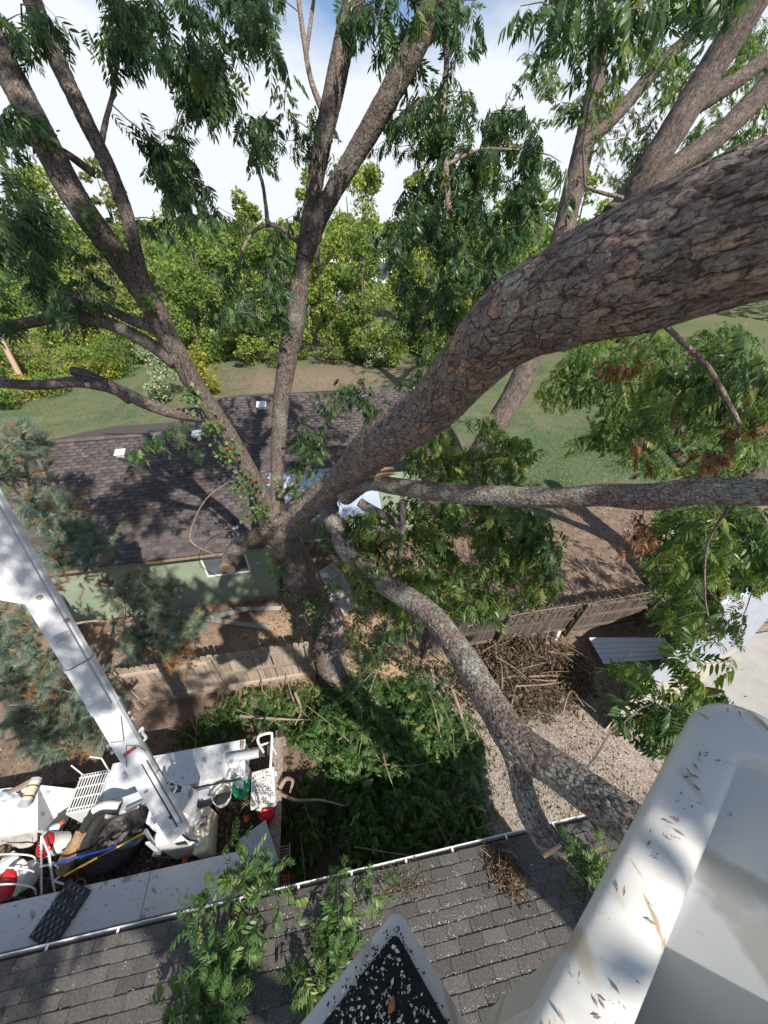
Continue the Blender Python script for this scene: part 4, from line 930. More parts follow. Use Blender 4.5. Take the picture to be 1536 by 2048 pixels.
# opened socket set case across the near toolbox
sc_ = thing('socket_case', (-4.95, 1.5, 1.41), 'open dark grey socket set case across the white toolbox lid', 'tool case')
k0, k1, k2 = G(160, 1768, 1.45), G(120, 1828, 1.45), G(78, 1890, 1.45)
for (pa, pb, w) in ((k0, k1, .46), (k1, k2, .46)):
    m_ = (pa + pb) / 2; d = pb - pa; L = np.linalg.norm(d) + .0; ang = math.atan2(d[1], d[0]); R_ = rotz(ang)
    cs_ = MB().box(m_ - [0, 0, .015], (L - .012, w, .05), .018, R_).build('tray', MAT['case'], sc_, True)
    for r in range(4):
        for i in range(9):
            px, py = -L / 2 + .06 + r * (L - .12) / 3, -w / 2 + .045 + i * (w - .09) / 8
            if pa is k0 and r in (1, 2) and i % 3: continue
            MB().box(m_ + R_ @ np.array([px, py, .013]), (.045, .014, .012), .004, R_).build('socket', MAT['steel'] if (i + r) % 2 else MAT['black'], cs_)
    if pa is k0:
        for i in range(5):
            MB().box(m_ + R_ @ np.array([-.02 + .02 * (i % 2), -w / 2 + .07 + i * .05, .013]), (.10, .02, .014), .004, R_ @ rotz(.3 * (i % 3))).build('wrench', MAT['black'], cs_)
        MB().tube(spline([m_ + R_ @ np.array([-L / 2, -.08, 0]), m_ + R_ @ np.array([-L / 2 - .05, -.06, 0]), m_ + R_ @ np.array([-L / 2 - .05, .06, 0]), m_ + R_ @ np.array([-L / 2, .08, 0])], n=14)[0], .012, 7).build('handle', MAT['case'], sc_, True)
# poles
def pole(nm, segs, lab, cat):
    a_ = np.array(segs[0][0]); p = thing(nm, a_, lab, cat)
    for (s, e, r, m_, pn) in segs: MB().tube([s, e], r, 8).build(pn, MAT[m_], p, True)
ps, pe = G(110, 1727, 1.52), G(270, 1683, 1.50)
pole('pole_saw', [(ps, pe, .017, 'blue', 'handle'), (ps - (pe - ps) * .02, ps, .02, 'black', 'end_cap')], 'blue fibreglass pole lying across the spare tyre', 'pole')
ps, pm, pe = G(128, 1752, 1.50), G(195, 1715, 1.54), G(290, 1665, 1.52)
pole('pole_saw', [(ps, pm, .017, 'yellow', 'handle'), (pm, pm + (pe - pm) * .4, .014, 'black', 'ferrule'), (pm + (pe - pm) * .4, pe, .017, 'yellow', 'handle')], 'yellow pole with a black middle lying across the spare tyre', 'pole')
# white folding rack
rk = thing('folding_rack', G(85, 1750, 1.2), 'white notched folding rack standing over the red water drum', 'rack')
for (u0, v0, u1, v1, z0, z1) in ((83, 1672, 83, 1795, 1.62, 1.05), (97, 1700, 110, 1785, 1.6, 1.05), (83, 1672, 97, 1705, 1.62, 1.6), (80, 1733, 108, 1728, 1.36, 1.36), (105, 1725, 128, 1745, 1.38, 1.25), (128, 1745, 108, 1762, 1.25, 1.2), (108, 1762, 128, 1768, 1.2, 1.15)):
    MB().tube([G(u0, v0, z0), G(u1, v1, z1)], .016, 7).build('bar', MAT['window_white'], rk, True)
for i in range(12):
    for (u0, v0, u1, v1) in ((83, 1672, 83, 1795), (97, 1700, 110, 1785)):
        s = .15 + .7 * i / 12; c = G(u0 + (u1 - u0) * s, v0 + (v1 - v0) * s, 1.62 - .55 * s)
        MB().box(c + [-.022, 0, .0], (.018, .012, .012), .002).build('notch', MAT['window_white'], rk)
def drum(u, v, z, r, h, ax, lab):
    c = G(u, v, z); p = thing('water_drum', c, lab, 'water cooler'); A_ = np.array(Vector(ax).normalized())
    MB().lathe([(r * .95, -h), (r, -h * .5), (r, -.03)], c, 26, ax).build('body', MAT['window_white'], p, True)
    MB().lathe([(r * 1.02, -.03), (r * 1.03, .015), (r * .9, .04), (r * .3, .05), (0.001, .05)], c, 26, ax, False, False).build('lid', MAT['red'], p, True)
    MB().lathe([(r * 1.05, -.045), (r * 1.06, -.03), (r * 1.05, -.015)], c, 26, ax, False, False).build('lid_ring', MAT['window_white'], p, True)
    return p
drum(91, 1690, 1.42, .17, .32, (-.45, -.2, 1), 'white drum with a red lid beside the folding rack')
d2 = drum(14, 1768, 1.36, .20, .36, (-.5, -.5, 1), 'white drum with a dull red lid under white wire hoops')
for i, (v0, v1) in enumerate(((1708, 1712), (1735, 1742), (1768, 1775))):
    MB().tube(spline([G(-25, v0 + 4, 1.5), G(20, v0, 1.58), G(65, v1, 1.45), G(72, v1 + 14, 1.2)], n=18)[0], .012, 6).build('wire_hoop', MAT['window_white'], d2, True)
tag(MB().tube(spline([G(30, 1745, 1.42), G(42, 1722, 1.5), G(52, 1740, 1.4), G(38, 1775, 1.3), G(30, 1790, 1.25)], n=20)[0], .035, 6).build('white_strap', MAT['window_white']), 'wide white strap looped beside the dull red drum', 'strap')
# log chunk, jug, bag, tube and small pieces
lg = thing('wood_chunk', G(145, 1700, .9), 'weathered brown wood chunk propped against the spare tyre', 'wood')
pth, _ = spline([np.append(G(128, 1742, 1.15), .13), np.append(G(140, 1715, 1.25), .15), np.append(G(155, 1685, 1.35), .12), np.append(G(163, 1660, 1.42), .09)], n=26)
T_, U_, W_ = frames(pth[:, :3]); th_ = np.linspace(0, math.tau, 24, endpoint=False)
V = (pth[:, None, :3] + (pth[:, 3][:, None] * (1 + .35 * (fbm(np.stack([np.repeat(np.arange(26) * .3, 24), np.tile(np.cos(th_) * 2, 26), np.tile(np.sin(th_) * 2, 26)], 1), 3, 4).reshape(26, 24) - .5)))[:, :, None] * (np.cos(th_)[None, :, None] * U_[:, None] + np.sin(th_)[None, :, None] * W_[:, None])).reshape(-1, 3)
MB().add(V, [(i * 24 + j, i * 24 + (j + 1) % 24, (i + 1) * 24 + (j + 1) % 24, (i + 1) * 24 + j) for i in range(25) for j in range(24)] + [tuple(range(24))[::-1], tuple(600 + j for j in range(24))]).build('heartwood', pmat('old_wood', [(.3, (.22, .13, .07)), (.7, (.42, .28, .17))], 9, .85, .5), lg, True)
jg = thing('water_jug', G(108, 1660, 1.1), 'crumpled clear plastic water jug with a red cap', 'jug')
c = G(106, 1660, 1.35)
MB().lathe([(.07, -.16), (.085, -.12), (.08, -.04), (.09, .02), (.05, .10), (.028, .13), (.028, .16)], c, 16, (.75, .35, .35)).build('body', MAT['jug'], jg, True)
MB().lathe([(.034, .15), (.034, .20)], c, 14, (.75, .35, .35)).build('cap', MAT['orange'], jg, True)
def lump(nm, u, v, z, sx, sy, sz, rz, mat, lab, cat, seed, amp=.45):
    n1, n2 = 18, 28; th1 = np.linspace(.02, math.pi - .02, n1); th2 = np.linspace(0, math.tau, n2, endpoint=False)
    d = np.array([(math.sin(a) * math.cos(b), math.sin(a) * math.sin(b), math.cos(a)) for a in th1 for b in th2])
    r = 1 + amp * (fbm(d * 2.2 + seed * 7, 4, seed) - .5) * 2
    V = (d * r[:, None] * np.array([sx, sy, sz])) @ rotz(rz).T + G(u, v, z)
    f = [(i * n2 + j, (i + 1) * n2 + j, (i + 1) * n2 + (j + 1) % n2, i * n2 + (j + 1) % n2) for i in range(n1 - 1) for j in range(n2)]
    return tag(MB().add(V, f + [tuple(range(n2)), tuple((n1 - 1) * n2 + j for j in range(n2))[::-1]]).build(nm, MAT[mat], None, True, base=True), lab, cat)
lump('canvas_bag', 40, 1668, 1.25, .36, .15, .11, -.45, 'cloth', 'crumpled dusty grey canvas bag below the white locker', 'bag', 2)
lump('glove', 128, 1683, 1.18, .12, .07, .06, .5, 'black', 'black leather glove next to the clear water jug', 'glove', 3)
lump('plastic_sack', 15, 1600, 1.66, .26, .12, .08, -.3, 'jug', 'pale blue grey plastic sack on top of the white locker', 'sack', 5)
lump('rag', 15, 1735, 1.2, .16, .2, .12, 0, 'bucket_white', 'off white rag bundled by the wire hoops', 'rag', 6)
tb = thing('storage_tube', G(60, 1580, 1.66), 'cream storage tube with dark straps on the white locker', 'tube')
a_, b_ = G(48, 1610, 1.72), G(72, 1560, 1.72)
MB().tube([a_, b_], .085, 18).build('tube', MAT['cream'], tb, True)
d = (b_ - a_) / np.linalg.norm(b_ - a_)
for s in (.02, .98): MB().tube([a_ + (b_ - a_) * s - d * .03, a_ + (b_ - a_) * s + d * .03], .092, 18).build('end_cap', MAT['bin_grey'], tb, True)
for s in (.3, .72): MB().tube([a_ + (b_ - a_) * s - d * .008, a_ + (b_ - a_) * s + d * .008], .09, 18).build('strap', MAT['black'], tb, True)
lr = MB().box(G(35, 1578, 1.68), (.42, .09, .07), .012, rotz(.45)).build('timber_block', MAT['trim']); tag(lr, 'short brown timber block behind the cream storage tube', 'timber')
for (u, v, z, lb) in ((492, 1640, .92, 'small orange plastic clip among debris below the red fuel can'), (370, 1722, 1.0, 'small orange clip at the foot of the white pedestal')):
    tag(MB().lathe([(.05, 0), (.055, .05), (.03, .07)], G(u, v, z), 10, (.4, .2, 1)).build('plastic_clip', MAT['orange'], None, True), lb, 'clip')
k = 2600
pos = np.stack([rng.uniform(-7.5, -1.95, k), rng.uniform(1.85, 2.9, k), .87 + rng.uniform(0, .10, k)], 1)
scatter_bits('bed_debris', pos, rng.uniform(.03, .10, k), MAT['leaf_dead'], None, .5, label='dry leaves and twigs littering the truck bed floor', cat='debris')
mb = MB()
for i in range(60):
    c = np.array([rng.uniform(-7, -2), rng.uniform(1.9, 2.85), .93 + rng.uniform(0, .08)]); a = rng.uniform(0, 6.28); L = rng.uniform(.1, .35)
    mb.tube([c, c + [L * math.cos(a), L * math.sin(a), rng.uniform(-.02, .06)]], .006, 4)
tag(mb.build('stick_debris', MAT['dead_stick']), 'thin broken sticks littering the truck bed floor', 'debris', kind='stuff')

# ------------------------------------------------------------------ lift bucket around the photographer
LZ = 9.25
cA, cB = G(1392, 1436, LZ), G(1070, 2048, LZ)
E1 = (cB - cA)[:2]; E1 /= np.linalg.norm(E1); E2 = np.array([-E1[1], E1[0]])
if E2[0] < 0: E2 = -E2
pk = thing('lift_bucket', (cA[0], cA[1], LZ - 1.05), 'scuffed white fibreglass lift bucket with a broad rolled rim', 'lift bucket')
BW, BL = .95, 1.05                                       # across E2, along E1
corner = cA[:2] - E1 * .122 - E2 * .004
def rr(inset, rad, z, n=10):
    """rounded rectangle in the E1/E2 frame, inset from the rim's outer outline"""
    out = []
    x0, x1, y0, y1 = inset, BL - inset, inset, BW - inset
    for (cx, cy_, a0) in ((x0 + rad, y0 + rad, math.pi), (x1 - rad, y0 + rad, 1.5 * math.pi), (x1 - rad, y1 - rad, 0), (x0 + rad, y1 - rad, .5 * math.pi)):
        for i in range(n):
            a = a0 + .5 * math.pi * i / (n - 1)
            p = corner + E1 * (cx + rad * math.cos(a)) + E2 * (cy_ + rad * math.sin(a)); out.append((p[0], p[1], z))
    return out
def loft(secs, nm, mat, cap0=False, cap1=False):
    m = len(secs[0]); V = [p for s in secs for p in s]
    f = [(i * m + j, (i + 1) * m + j, (i + 1) * m + (j + 1) % m, i * m + (j + 1) % m) for i in range(len(secs) - 1) for j in range(m)]
    if cap0: f.append(tuple(range(m)))
    if cap1: f.append(tuple((len(secs) - 1) * m + j for j in range(m))[::-1])
    return MB().add(V, f).build(nm, mat, pk, True)
lw = .085
loft([rr(.25, .10, LZ - 1.05), rr(.24, .10, LZ - 1.0), rr(.06, .10, LZ - .14), rr(.030, .10, LZ - .05)], 'outer_wall', MAT['gelcoat'], True)
prof = []
for i in range(13):
    a = math.pi * i / 12
    prof.append((lw / 2 - lw / 2 * math.cos(a), LZ - .03 + .03 * math.sin(a) ** .6))
loft([rr(.016, .10, LZ - .05)] + [rr(a, max(.03, .105 - a * .5), z) for a, z in prof] + [rr(lw + .003, .06, LZ - .06)], 'rim', MAT['gelcoat'])
loft([rr(lw + .002, .06, LZ - .05), rr(lw + .19, .06, LZ - .95), rr(lw + .21, .05, LZ - 1.0)], 'liner', MAT['liner'], False, True)
# stiffening rib and outside step with a grit pad
def bl(x, y, z): p = corner + E1 * x + E2 * y; return np.array([p[0], p[1], z])
SZ = LZ - .88
st0 = G(795, 1806, SZ); sx0 = float((st0[:2] - corner) @ E1); sy0 = float((st0[:2] - corner) @ E2)
def rrect2(x0, x1, y0, y1, rad, z, n=8):
    out = []
    for (cx, cy_, a0) in ((x0 + rad, y0 + rad, math.pi), (x1 - rad, y0 + rad, 1.5 * math.pi), (x1 - rad, y1 - rad, 0), (x0 + rad, y1 - rad, .5 * math.pi)):
        for i in range(n):
            a = a0 + .5 * math.pi * i / (n - 1); out.append(tuple(bl(cx + rad * math.cos(a), cy_ + rad * math.sin(a), z)))
    return out
sx1, sy1 = sx0 + .62, .09
loft([rrect2(sx0 + .03, sx1, sy0 + .03, sy1, .03, SZ - .10), rrect2(sx0 + .002, sx1, sy0 + .002, sy1, .035, SZ - .03), rrect2(sx0 + .006, sx1 - .006, sy0 + .006, sy1 - .004, .033, SZ - .006), rrect2(sx0 + .02, sx1 - .02, sy0 + .02, sy1 - .01, .03, SZ)], 'step', MAT['gelcoat'], True, True)
bk0, bk1 = G(985, 2012, SZ - .01), bl(1.0, sy1 + .02, SZ - .01)
tp0, tp1 = G(1192, 1790, LZ - .07) + [E2[0] * .02, E2[1] * .02, 0], bl(1.0, .03, LZ - .07)
off = np.array([E2[0], E2[1], 0]) * .04
MB().add([tp0, tp1, bk1, bk0, tp0 + off, tp1 + off, bk1 + off, bk0 + off], [(0, 1, 2, 3), (7, 6, 5, 4), (0, 4, 5, 1), (1, 5, 6, 2), (2, 6, 7, 3), (3, 7, 4, 0)]).build('step_bracket', MAT['gelcoat'], pk)
mdl = (tp0 + tp1 * .6) / 1.6
MB().tube([tp0 * .75 + tp1 * .25 + [0, 0, -.02], bk0 * .8 + bk1 * .2], [.006, .012], 8).build('rib', MAT['gelcoat'], pk, True)
gp = loft([rrect2(sx0 + .042, sx1 - .05, sy0 + .040, sy1 - .035, .02, SZ - .002), rrect2(sx0 + .042, sx1 - .05, sy0 + .040, sy1 - .035, .02, SZ + .003)], 'grip_pad', MAT['grip'], False, True)
k = 950; xs, ys = rng.uniform(sx0 + .06, sx1 - .06, k), rng.uniform(sy0 + .03, sy1 - .03, k)
pos = np.array([bl(a, c_, SZ + .008) for a, c_ in zip(xs, ys)])
scatter_bits('wood_chips', pos, rng.choice([.003, .005, .007, .010, .015], k) * rng.uniform(.7, 1.2, k), MAT['chip'], None, .3, label='pale wood chips scattered on the black grit step pad', cat='wood chips')
k = 1500; xs, ys = rng.uniform(sx0 + .03, sx1 - .03, k), rng.uniform(sy0 + .02, sy1 - .02, k)
nzv = fbm(np.stack([xs * 28, ys * 28, np.zeros(k)], 1), 3, 2); kp = nzv > .5
scatter_bits('wood_chips', np.array([bl(a, c_, SZ + .006) for a, c_ in zip(xs[kp], ys[kp])]), rng.uniform(.004, .011, kp.sum()), MAT['grip'], None, .3, label='loose black grit flakes along the step pad edges', cat='grit')
for (a, c_) in ((.12, .12), (.16, .17), (.30, .10), (.27, .17), (.36, .16)):
    tag(MB().add([bl(sx0 + a, sy0 + c_, SZ + .012), bl(sx0 + a + .02, sy0 + c_ + .004, SZ + .016), bl(sx0 + a + .032, sy0 + c_ + .016, SZ + .011), bl(sx0 + a + .014, sy0 + c_ + .021, SZ + .013), bl(sx0 + a + .004, sy0 + c_ + .012, SZ + .01)], [(0, 1, 2, 3, 4)]).build('leaf_fragment', MAT['leaf_bit']), 'orange brown leaf fragment on the black grit step pad', 'leaf', 'leaf fragments on the step pad')
# scuffs: bark crumbs stuck to the rim
k = 420; xs = rng.uniform(0, BL, k); ys = rng.uniform(.012, lw - .012, k)
cl = fbm(np.stack([xs * 9, ys * 30, np.zeros(k)], 1), 3, 8); xs, ys = xs[cl > .45], ys[cl > .45]; k = len(xs)
swp = rng.random(k) < .3; xs[swp], ys[swp] = rng.uniform(.01, lw - .01, swp.sum()), rng.uniform(0.03, .5, swp.sum())
zz = LZ + .0025 * np.ones(k)
pos = np.array([bl(a, c_, z) for a, c_, z in zip(xs, ys, zz)])
scatter_bits('bark_crumbs', pos, rng.choice([.0015, .003, .004, .007, .012], k) * rng.uniform(.7, 1.3, k), MAT['dead_stick'], None, .12, label='small dark bark crumbs along the white bucket rim', cat='bark crumbs', aspect=.5)

# ------------------------------------------------------------------ limbs with real bark plates
def bark_limb(nm, pts, parent, mat, plate=(.11, .055), depth=.008, n=96, ds=.014, lump=.05, seed=1, cut_end=False, cut_start=False, near=False):
    """pts rows: x, y, z, radius"""
    q, s = spline(pts, ds=ds)
    if near:                                        # finer rings where the limb comes close
        qq, ss = spline(pts, ds=.004); dist = np.linalg.norm(qq[:, :3] - CAM, axis=1)
        w = np.concatenate([[0], np.cumsum(np.diff(ss) / np.clip(dist[1:] * .0056, .0068, .024))]); g_ = np.arange(0, w[-1], 1.0)
        s = np.interp(g_, w, ss); q = np.stack([np.interp(s, ss, qq[:, k]) for k in range(4)], 1)
    C, r = q[:, :3], q[:, 3]
    m = len(C); T, U, W = frames(C)
    th_ = np.linspace(0, math.tau, n, endpoint=False)
    rad = np.cos(th_)[None, :, None] * U[:, None] + np.sin(th_)[None, :, None] * W[:, None]
    base = (C[:, None] + r[:, None, None] * rad).reshape(-1, 3)
    S = np.repeat(s, n); TH = np.tile(th_, m); R0 = np.repeat(r, n)
    big = fbm(base * 2.2, 3, seed) - .5
    k_ = .5 / plate[1]
    w1 = fbm(base * k_, 4, seed + 5) - .5; w2 = fbm(base * k_ + 31, 4, seed + 6) - .5
    fine = fbm(base * k_ * 4.5, 3, seed + 8) - .5
    med = float(np.median(r))
    def cells(px_, py_, sd, warp):
        """cellular plates in (length, girth) space, wrapping round the limb"""
        NC = max(5, int(round(math.tau * med / py_)))
        X = S / px_ + warp * w1; Y = TH / math.tau * NC + warp * 1.1 * w2
        ix, iy = np.floor(X).astype(np.int64), np.floor(Y).astype(np.int64)
        f1 = np.full(len(X), 9.0); f2 = np.full(len(X), 9.0); cid = np.zeros(len(X)); ox = np.zeros(len(X)); oy = np.zeros(len(X))
        zz = np.zeros_like(ix)
        for dx in (-1, 0, 1):
            for dy in (-1, 0, 1):
                jx, jy = ix + dx, iy + dy; jw = np.mod(jy, NC)
                ax_ = X - (jx + .5 + .95 * (_h(jx, jw, zz, sd) - .5)); ay_ = Y - (jy + .5 + .95 * (_h(jx, jw, zz + 1, sd) - .5))
                d = np.maximum(np.abs(ax_), np.abs(ay_)) * .7 + np.hypot(ax_, ay_) * .3
                nb_ = d < f1
                f2 = np.where(nb_, f1, np.minimum(f2, d))
                cid = np.where(nb_, _h(jx, jw, zz + 2, sd), cid); ox = np.where(nb_, ax_, ox); oy = np.where(nb_, ay_, oy); f1 = np.where(nb_, d, f1)
        return f2 - f1, cid, ox, oy
    e1, c1, ox, oy = cells(plate[0], plate[1], seed, 2.6)
    e2, c2, ox2, oy2 = cells(plate[0] * .45, plate[1] * .48, seed + 50, 2.2)
    wd = .05 + .10 * vnoise(base * k_ * .6, seed + 3)
    tn = fbm(base * k_ * 1.1 + 7, 4, seed + 9) * 7; ter = (np.floor(tn) + np.clip((tn % 1) * 5, 0, 1)) / 7
    h1 = np.clip((e1 + .16 * fine) / wd, 0, 1); h2 = np.clip((e2 + .16 * fine) / .10, 0, 1)
    t1 = _h((c1 * 1e6).astype(np.int64), np.zeros(len(c1), np.int64), np.zeros(len(c1), np.int64), 3)
    hgt = .85 * h1 * (.6 + .6 * c1) + .30 * h2 * h1 * (.3 + c2) + .55 * (ox * (c1 - .4) + oy * (t1 - .5)) * h1 + .30 * fine + .7 * (ter - .5)
    disp = depth * (hgt - .8) + R0 * lump * 2 * big
    V = base + disp[:, None] * rad.reshape(-1, 3)
    I = np.arange(m * n).reshape(m, n); J = np.roll(I, -1, 1)
    F4 = np.stack([I[:-1].ravel(), J[:-1].ravel(), J[1:].ravel(), I[1:].ravel()], 1)
    V = np.vstack([V, C[:1] - T[:1] * .01, C[-1:] + T[-1:] * (r[-1] * .25 if not cut_end else .0)])
    e0, e1_ = m * n, m * n + 1
    T3 = np.vstack([np.stack([J[0], I[0], np.full(n, e0)], 1), np.stack([I[-1], J[-1], np.full(n, e1_)], 1)])
    ce = np.append(np.clip(.72 * c1 + .28 * c2, 0, 1), [.5, .5]); ee = np.append(np.minimum(h1, .35 + .65 * h2), [1, 1])
    NCt = max(4, round(math.tau * med / plate[1])); us = s / plate[0]
    vj = np.arange(n) / n * NCt; vj2 = (np.arange(n) + 1) / n * NCt
    A0 = np.broadcast_to(us[:-1, None], (m - 1, n)); A1 = np.broadcast_to(us[1:, None], (m - 1, n)); B0 = np.broadcast_to(vj, (m - 1, n)); B1 = np.broadcast_to(vj2, (m - 1, n))
    uvq = np.stack([np.stack([A0, B0], -1), np.stack([A0, B1], -1), np.stack([A1, B1], -1), np.stack([A1, B0], -1)], 2).reshape(-1, 2)
    uvt = np.zeros((len(T3) * 3, 2)) + seed
    o = npmesh(nm, V, [F4, T3], mat, parent, {'edge': ('POINT', ee)}, smooth=True, uv=np.vstack([uvq, uvt]) + seed * 3.7)
    if cut_end or cut_start:
        for (c, t, rr_, on) in ((C[-1], T[-1], r[-1], cut_end), (C[0], -T[0], r[0], cut_start)):
            if on: MB().lathe([(rr_ * .95, -.02), (rr_ * .96, .012), (rr_ * .5, .016), (0.001, .016)], c, 26, tuple(t), True, False).build('cut_face', MAT['cut_wood'], o)
    return C, r
def px(rows):      # (u, v, depth, width in pixels) -> x y z radius
    out = []; uv = np.array([r_[:2] for r_ in rows], float); d = np.gradient(uv, axis=0)
    for (u, v, t, w), dd in zip(rows, d):
        c = np.array([u - 768, v - 1024]) / F_PX; rad2 = c @ c       # off the axis a round limb shows wider than it is
        wdir = np.array([-dd[1], dd[0]]) / (np.linalg.norm(dd) + 1e-9); k = (c @ wdir) ** 2 / rad2 if rad2 > 1e-6 else 0
        out.append(np.append(P(u, v, t), w * t / F_PX / 2 / math.sqrt(k * (1 + rad2) + 1 - k)))
    return out

class Skel:
    """grows twigs from the limbs towards the leaf sprays"""
    def __init__(s): s.n = np.zeros((0, 3)); s.tw = []
    def seed(s, C, step=6): s.n = np.vstack([s.n, C[::step]])
    def grow(s, targets, r0=.010, sag=.10, maxlen=4.0):
        D = []
        for p in targets: D.append(np.min(np.linalg.norm(s.n - p, axis=1)))
        ends = []
        for i in np.argsort(D):
            p = targets[i]; dd = np.linalg.norm(s.n - p, axis=1) + .25 * np.maximum(s.n[:, 2] - p[2], 0) * 0
            j = int(np.argmin(dd)); L = dd[j]
            if L > maxlen: continue
            a = s.n[j]; m = max(3, int(L / .22) + 2)
            tt = np.linspace(0, 1, m)[:, None]; off = rng.normal(0, .06 * L, 3)
            path = a + (p - a) * tt + np.sin(tt * math.pi) * (off + np.array([0, 0, sag * L]))
            path[1:-1] += rng.normal(0, .012, (m - 2, 3))
            s.tw.append((path, np.linspace(r0 * (.8 + .5 * min(L, 1.5)), r0 * .35, m)))
            s.n = np.vstack([s.n, path[1:]])
            d = path[-1] - path[-2]; ends.append((path[-1], d / (np.linalg.norm(d) + 1e-9)))
        return ends
    def mesh(s, parent, mat, n=5, nm='twigs'):
        Vs, Fs, b = [], [], 0
        th_ = np.linspace(0, math.tau, n, endpoint=False)
        for path, r in s.tw:
            T, U, W = frames(path); m = len(path)
            V = (path[:, None] + r[:, None, None] * (np.cos(th_)[None, :, None] * U[:, None] + np.sin(th_)[None, :, None] * W[:, None])).reshape(-1, 3)
            I = np.arange(m * n).reshape(m, n) + b; J = np.roll(I, -1, 1)
            Vs.append(V); Fs.append(np.stack([I[:-1].ravel(), J[:-1].ravel(), J[1:].ravel(), I[1:].ravel()], 1)); b += m * n
        return tag(npmesh(nm, np.vstack(Vs), np.vstack(Fs), mat, parent, smooth=True), kind='stuff')

# ------------------------------------------------------------------ pinnate leaves
def leaf_template(seed, pairs=5, L=.34, ll=.125, res=1, droop=.5, w=.24):
    r = np.random.default_rng(seed); V, Fc = [], []
    def rach(s): return np.array([L * s * (1 - .12 * s * droop), 0, -L * droop * s * s * .55])
    its = [(.30 + .62 * (i / (pairs - 1)), sd) for i in range(pairs) for sd in (-1, 1)] + [(1.0, 0)]
    for s, sd in its:
        p = rach(s); size = ll * (.62 + .5 * math.sin(math.pi * min(1, s * .92))) * r.uniform(.85, 1.12)
        if sd == 0: d = np.array([1, r.normal(0, .12), -.55 * droop - .25])
        else: d = np.array([.55 + r.normal(0, .1), sd * (.85 + r.normal(0, .08)), -.35 - droop * .55 + r.normal(0, .12)])
        d /= np.linalg.norm(d); up = np.array([-.1, 0, 1.0]) + r.normal(0, .25, 3)
        y = np.cross(up, d); y /= np.linalg.norm(y); z = np.cross(d, y)
        sick = r.uniform(-.06, .06)
        def pt(a, b, dn=0): return p + size * (d * a + y * (b + sick * math.sin(a * 3)) - z * (.16 * a * a) - np.array([0, 0, .10 * a * a * droop]) + z * dn)
        b0 = len(V); hw = w / 2
        if res == 0:
            V += [pt(0, 0), pt(.42, hw), pt(1, 0), pt(.42, -hw)]; Fc += [(b0, b0 + 3, b0 + 2), (b0, b0 + 2, b0 + 1)]
        elif res == 1:
            V += [pt(0, 0), pt(.28, hw * .85), pt(.28, -hw * .85), pt(.62, hw * .8), pt(.62, -hw * .8), pt(1, 0)]
            Fc += [(b0, b0 + 2, b0 + 1), (b0 + 1, b0 + 2, b0 + 4), (b0 + 1, b0 + 4, b0 + 3), (b0 + 3, b0 + 4, b0 + 5)]
        else:
            V += [pt(0, 0), pt(.28, hw * .9, .03), pt(.28, 0), pt(.28, -hw * .9, .03), pt(.62, hw * .8, .03), pt(.62, 0), pt(.62, -hw * .8, .03), pt(1, 0)]
            Fc += [(b0, b0 + 2, b0 + 1), (b0, b0 + 3, b0 + 2), (b0 + 1, b0 + 2, b0 + 5), (b0 + 1, b0 + 5, b0 + 4), (b0 + 2, b0 + 3, b0 + 6), (b0 + 2, b0 + 6, b0 + 5), (b0 + 4, b0 + 5, b0 + 7), (b0 + 5, b0 + 6, b0 + 7)]
    if res > 0:
        for a, c in ((0, .5), (.5, 1.0)):
            b0 = len(V); pa, pc = rach(a), rach(c); h = np.array([0, .0022, 0]); V += [pa - h, pa + h, pc + h, pc - h]; Fc += [(b0, b0 + 1, b0 + 2), (b0, b0 + 2, b0 + 3)]
    return np.array(V), np.array(Fc)
TPL = {res: [leaf_template(100 * res + i, pairs=4 + i % 3, L=.27 + .03 * (i % 4), ll=.125, res=res, droop=(.2 + .3 * (i % 4)), w=.25 + .035 * (i * 3 % 4)) for i in range(8)] for res in (0, 1, 2)}
def spray_leaves(ends, per=8, length=.40, spread=1.0, droop=.35):
    """transforms of the leaves set alternately along each twig end"""
    pos, fwd = [], []
    for p, d in ends:
        k = max(3, int(per + rng.integers(-2, 3)))
        for i in range(k):
            s = i / max(1, k - 1)
            side = np.cross(d, [0, 0, 1.0]); nl = np.linalg.norm(side)
            side = side / nl if nl > .1 else np.array([1.0, 0, 0])
            a = (1 if i % 2 else -1) * rng.uniform(.5, 1.25) * spread
            f = d * math.cos(a) + side * math.sin(a) + rng.normal(0, .22, 3) - np.array([0, 0, droop * rng.uniform(.4, 1.6)])
            pos.append(p - d * length * (1 - s) + rng.normal(0, .02, 3)); fwd.append(f)
    return np.array(pos), np.array(fwd)
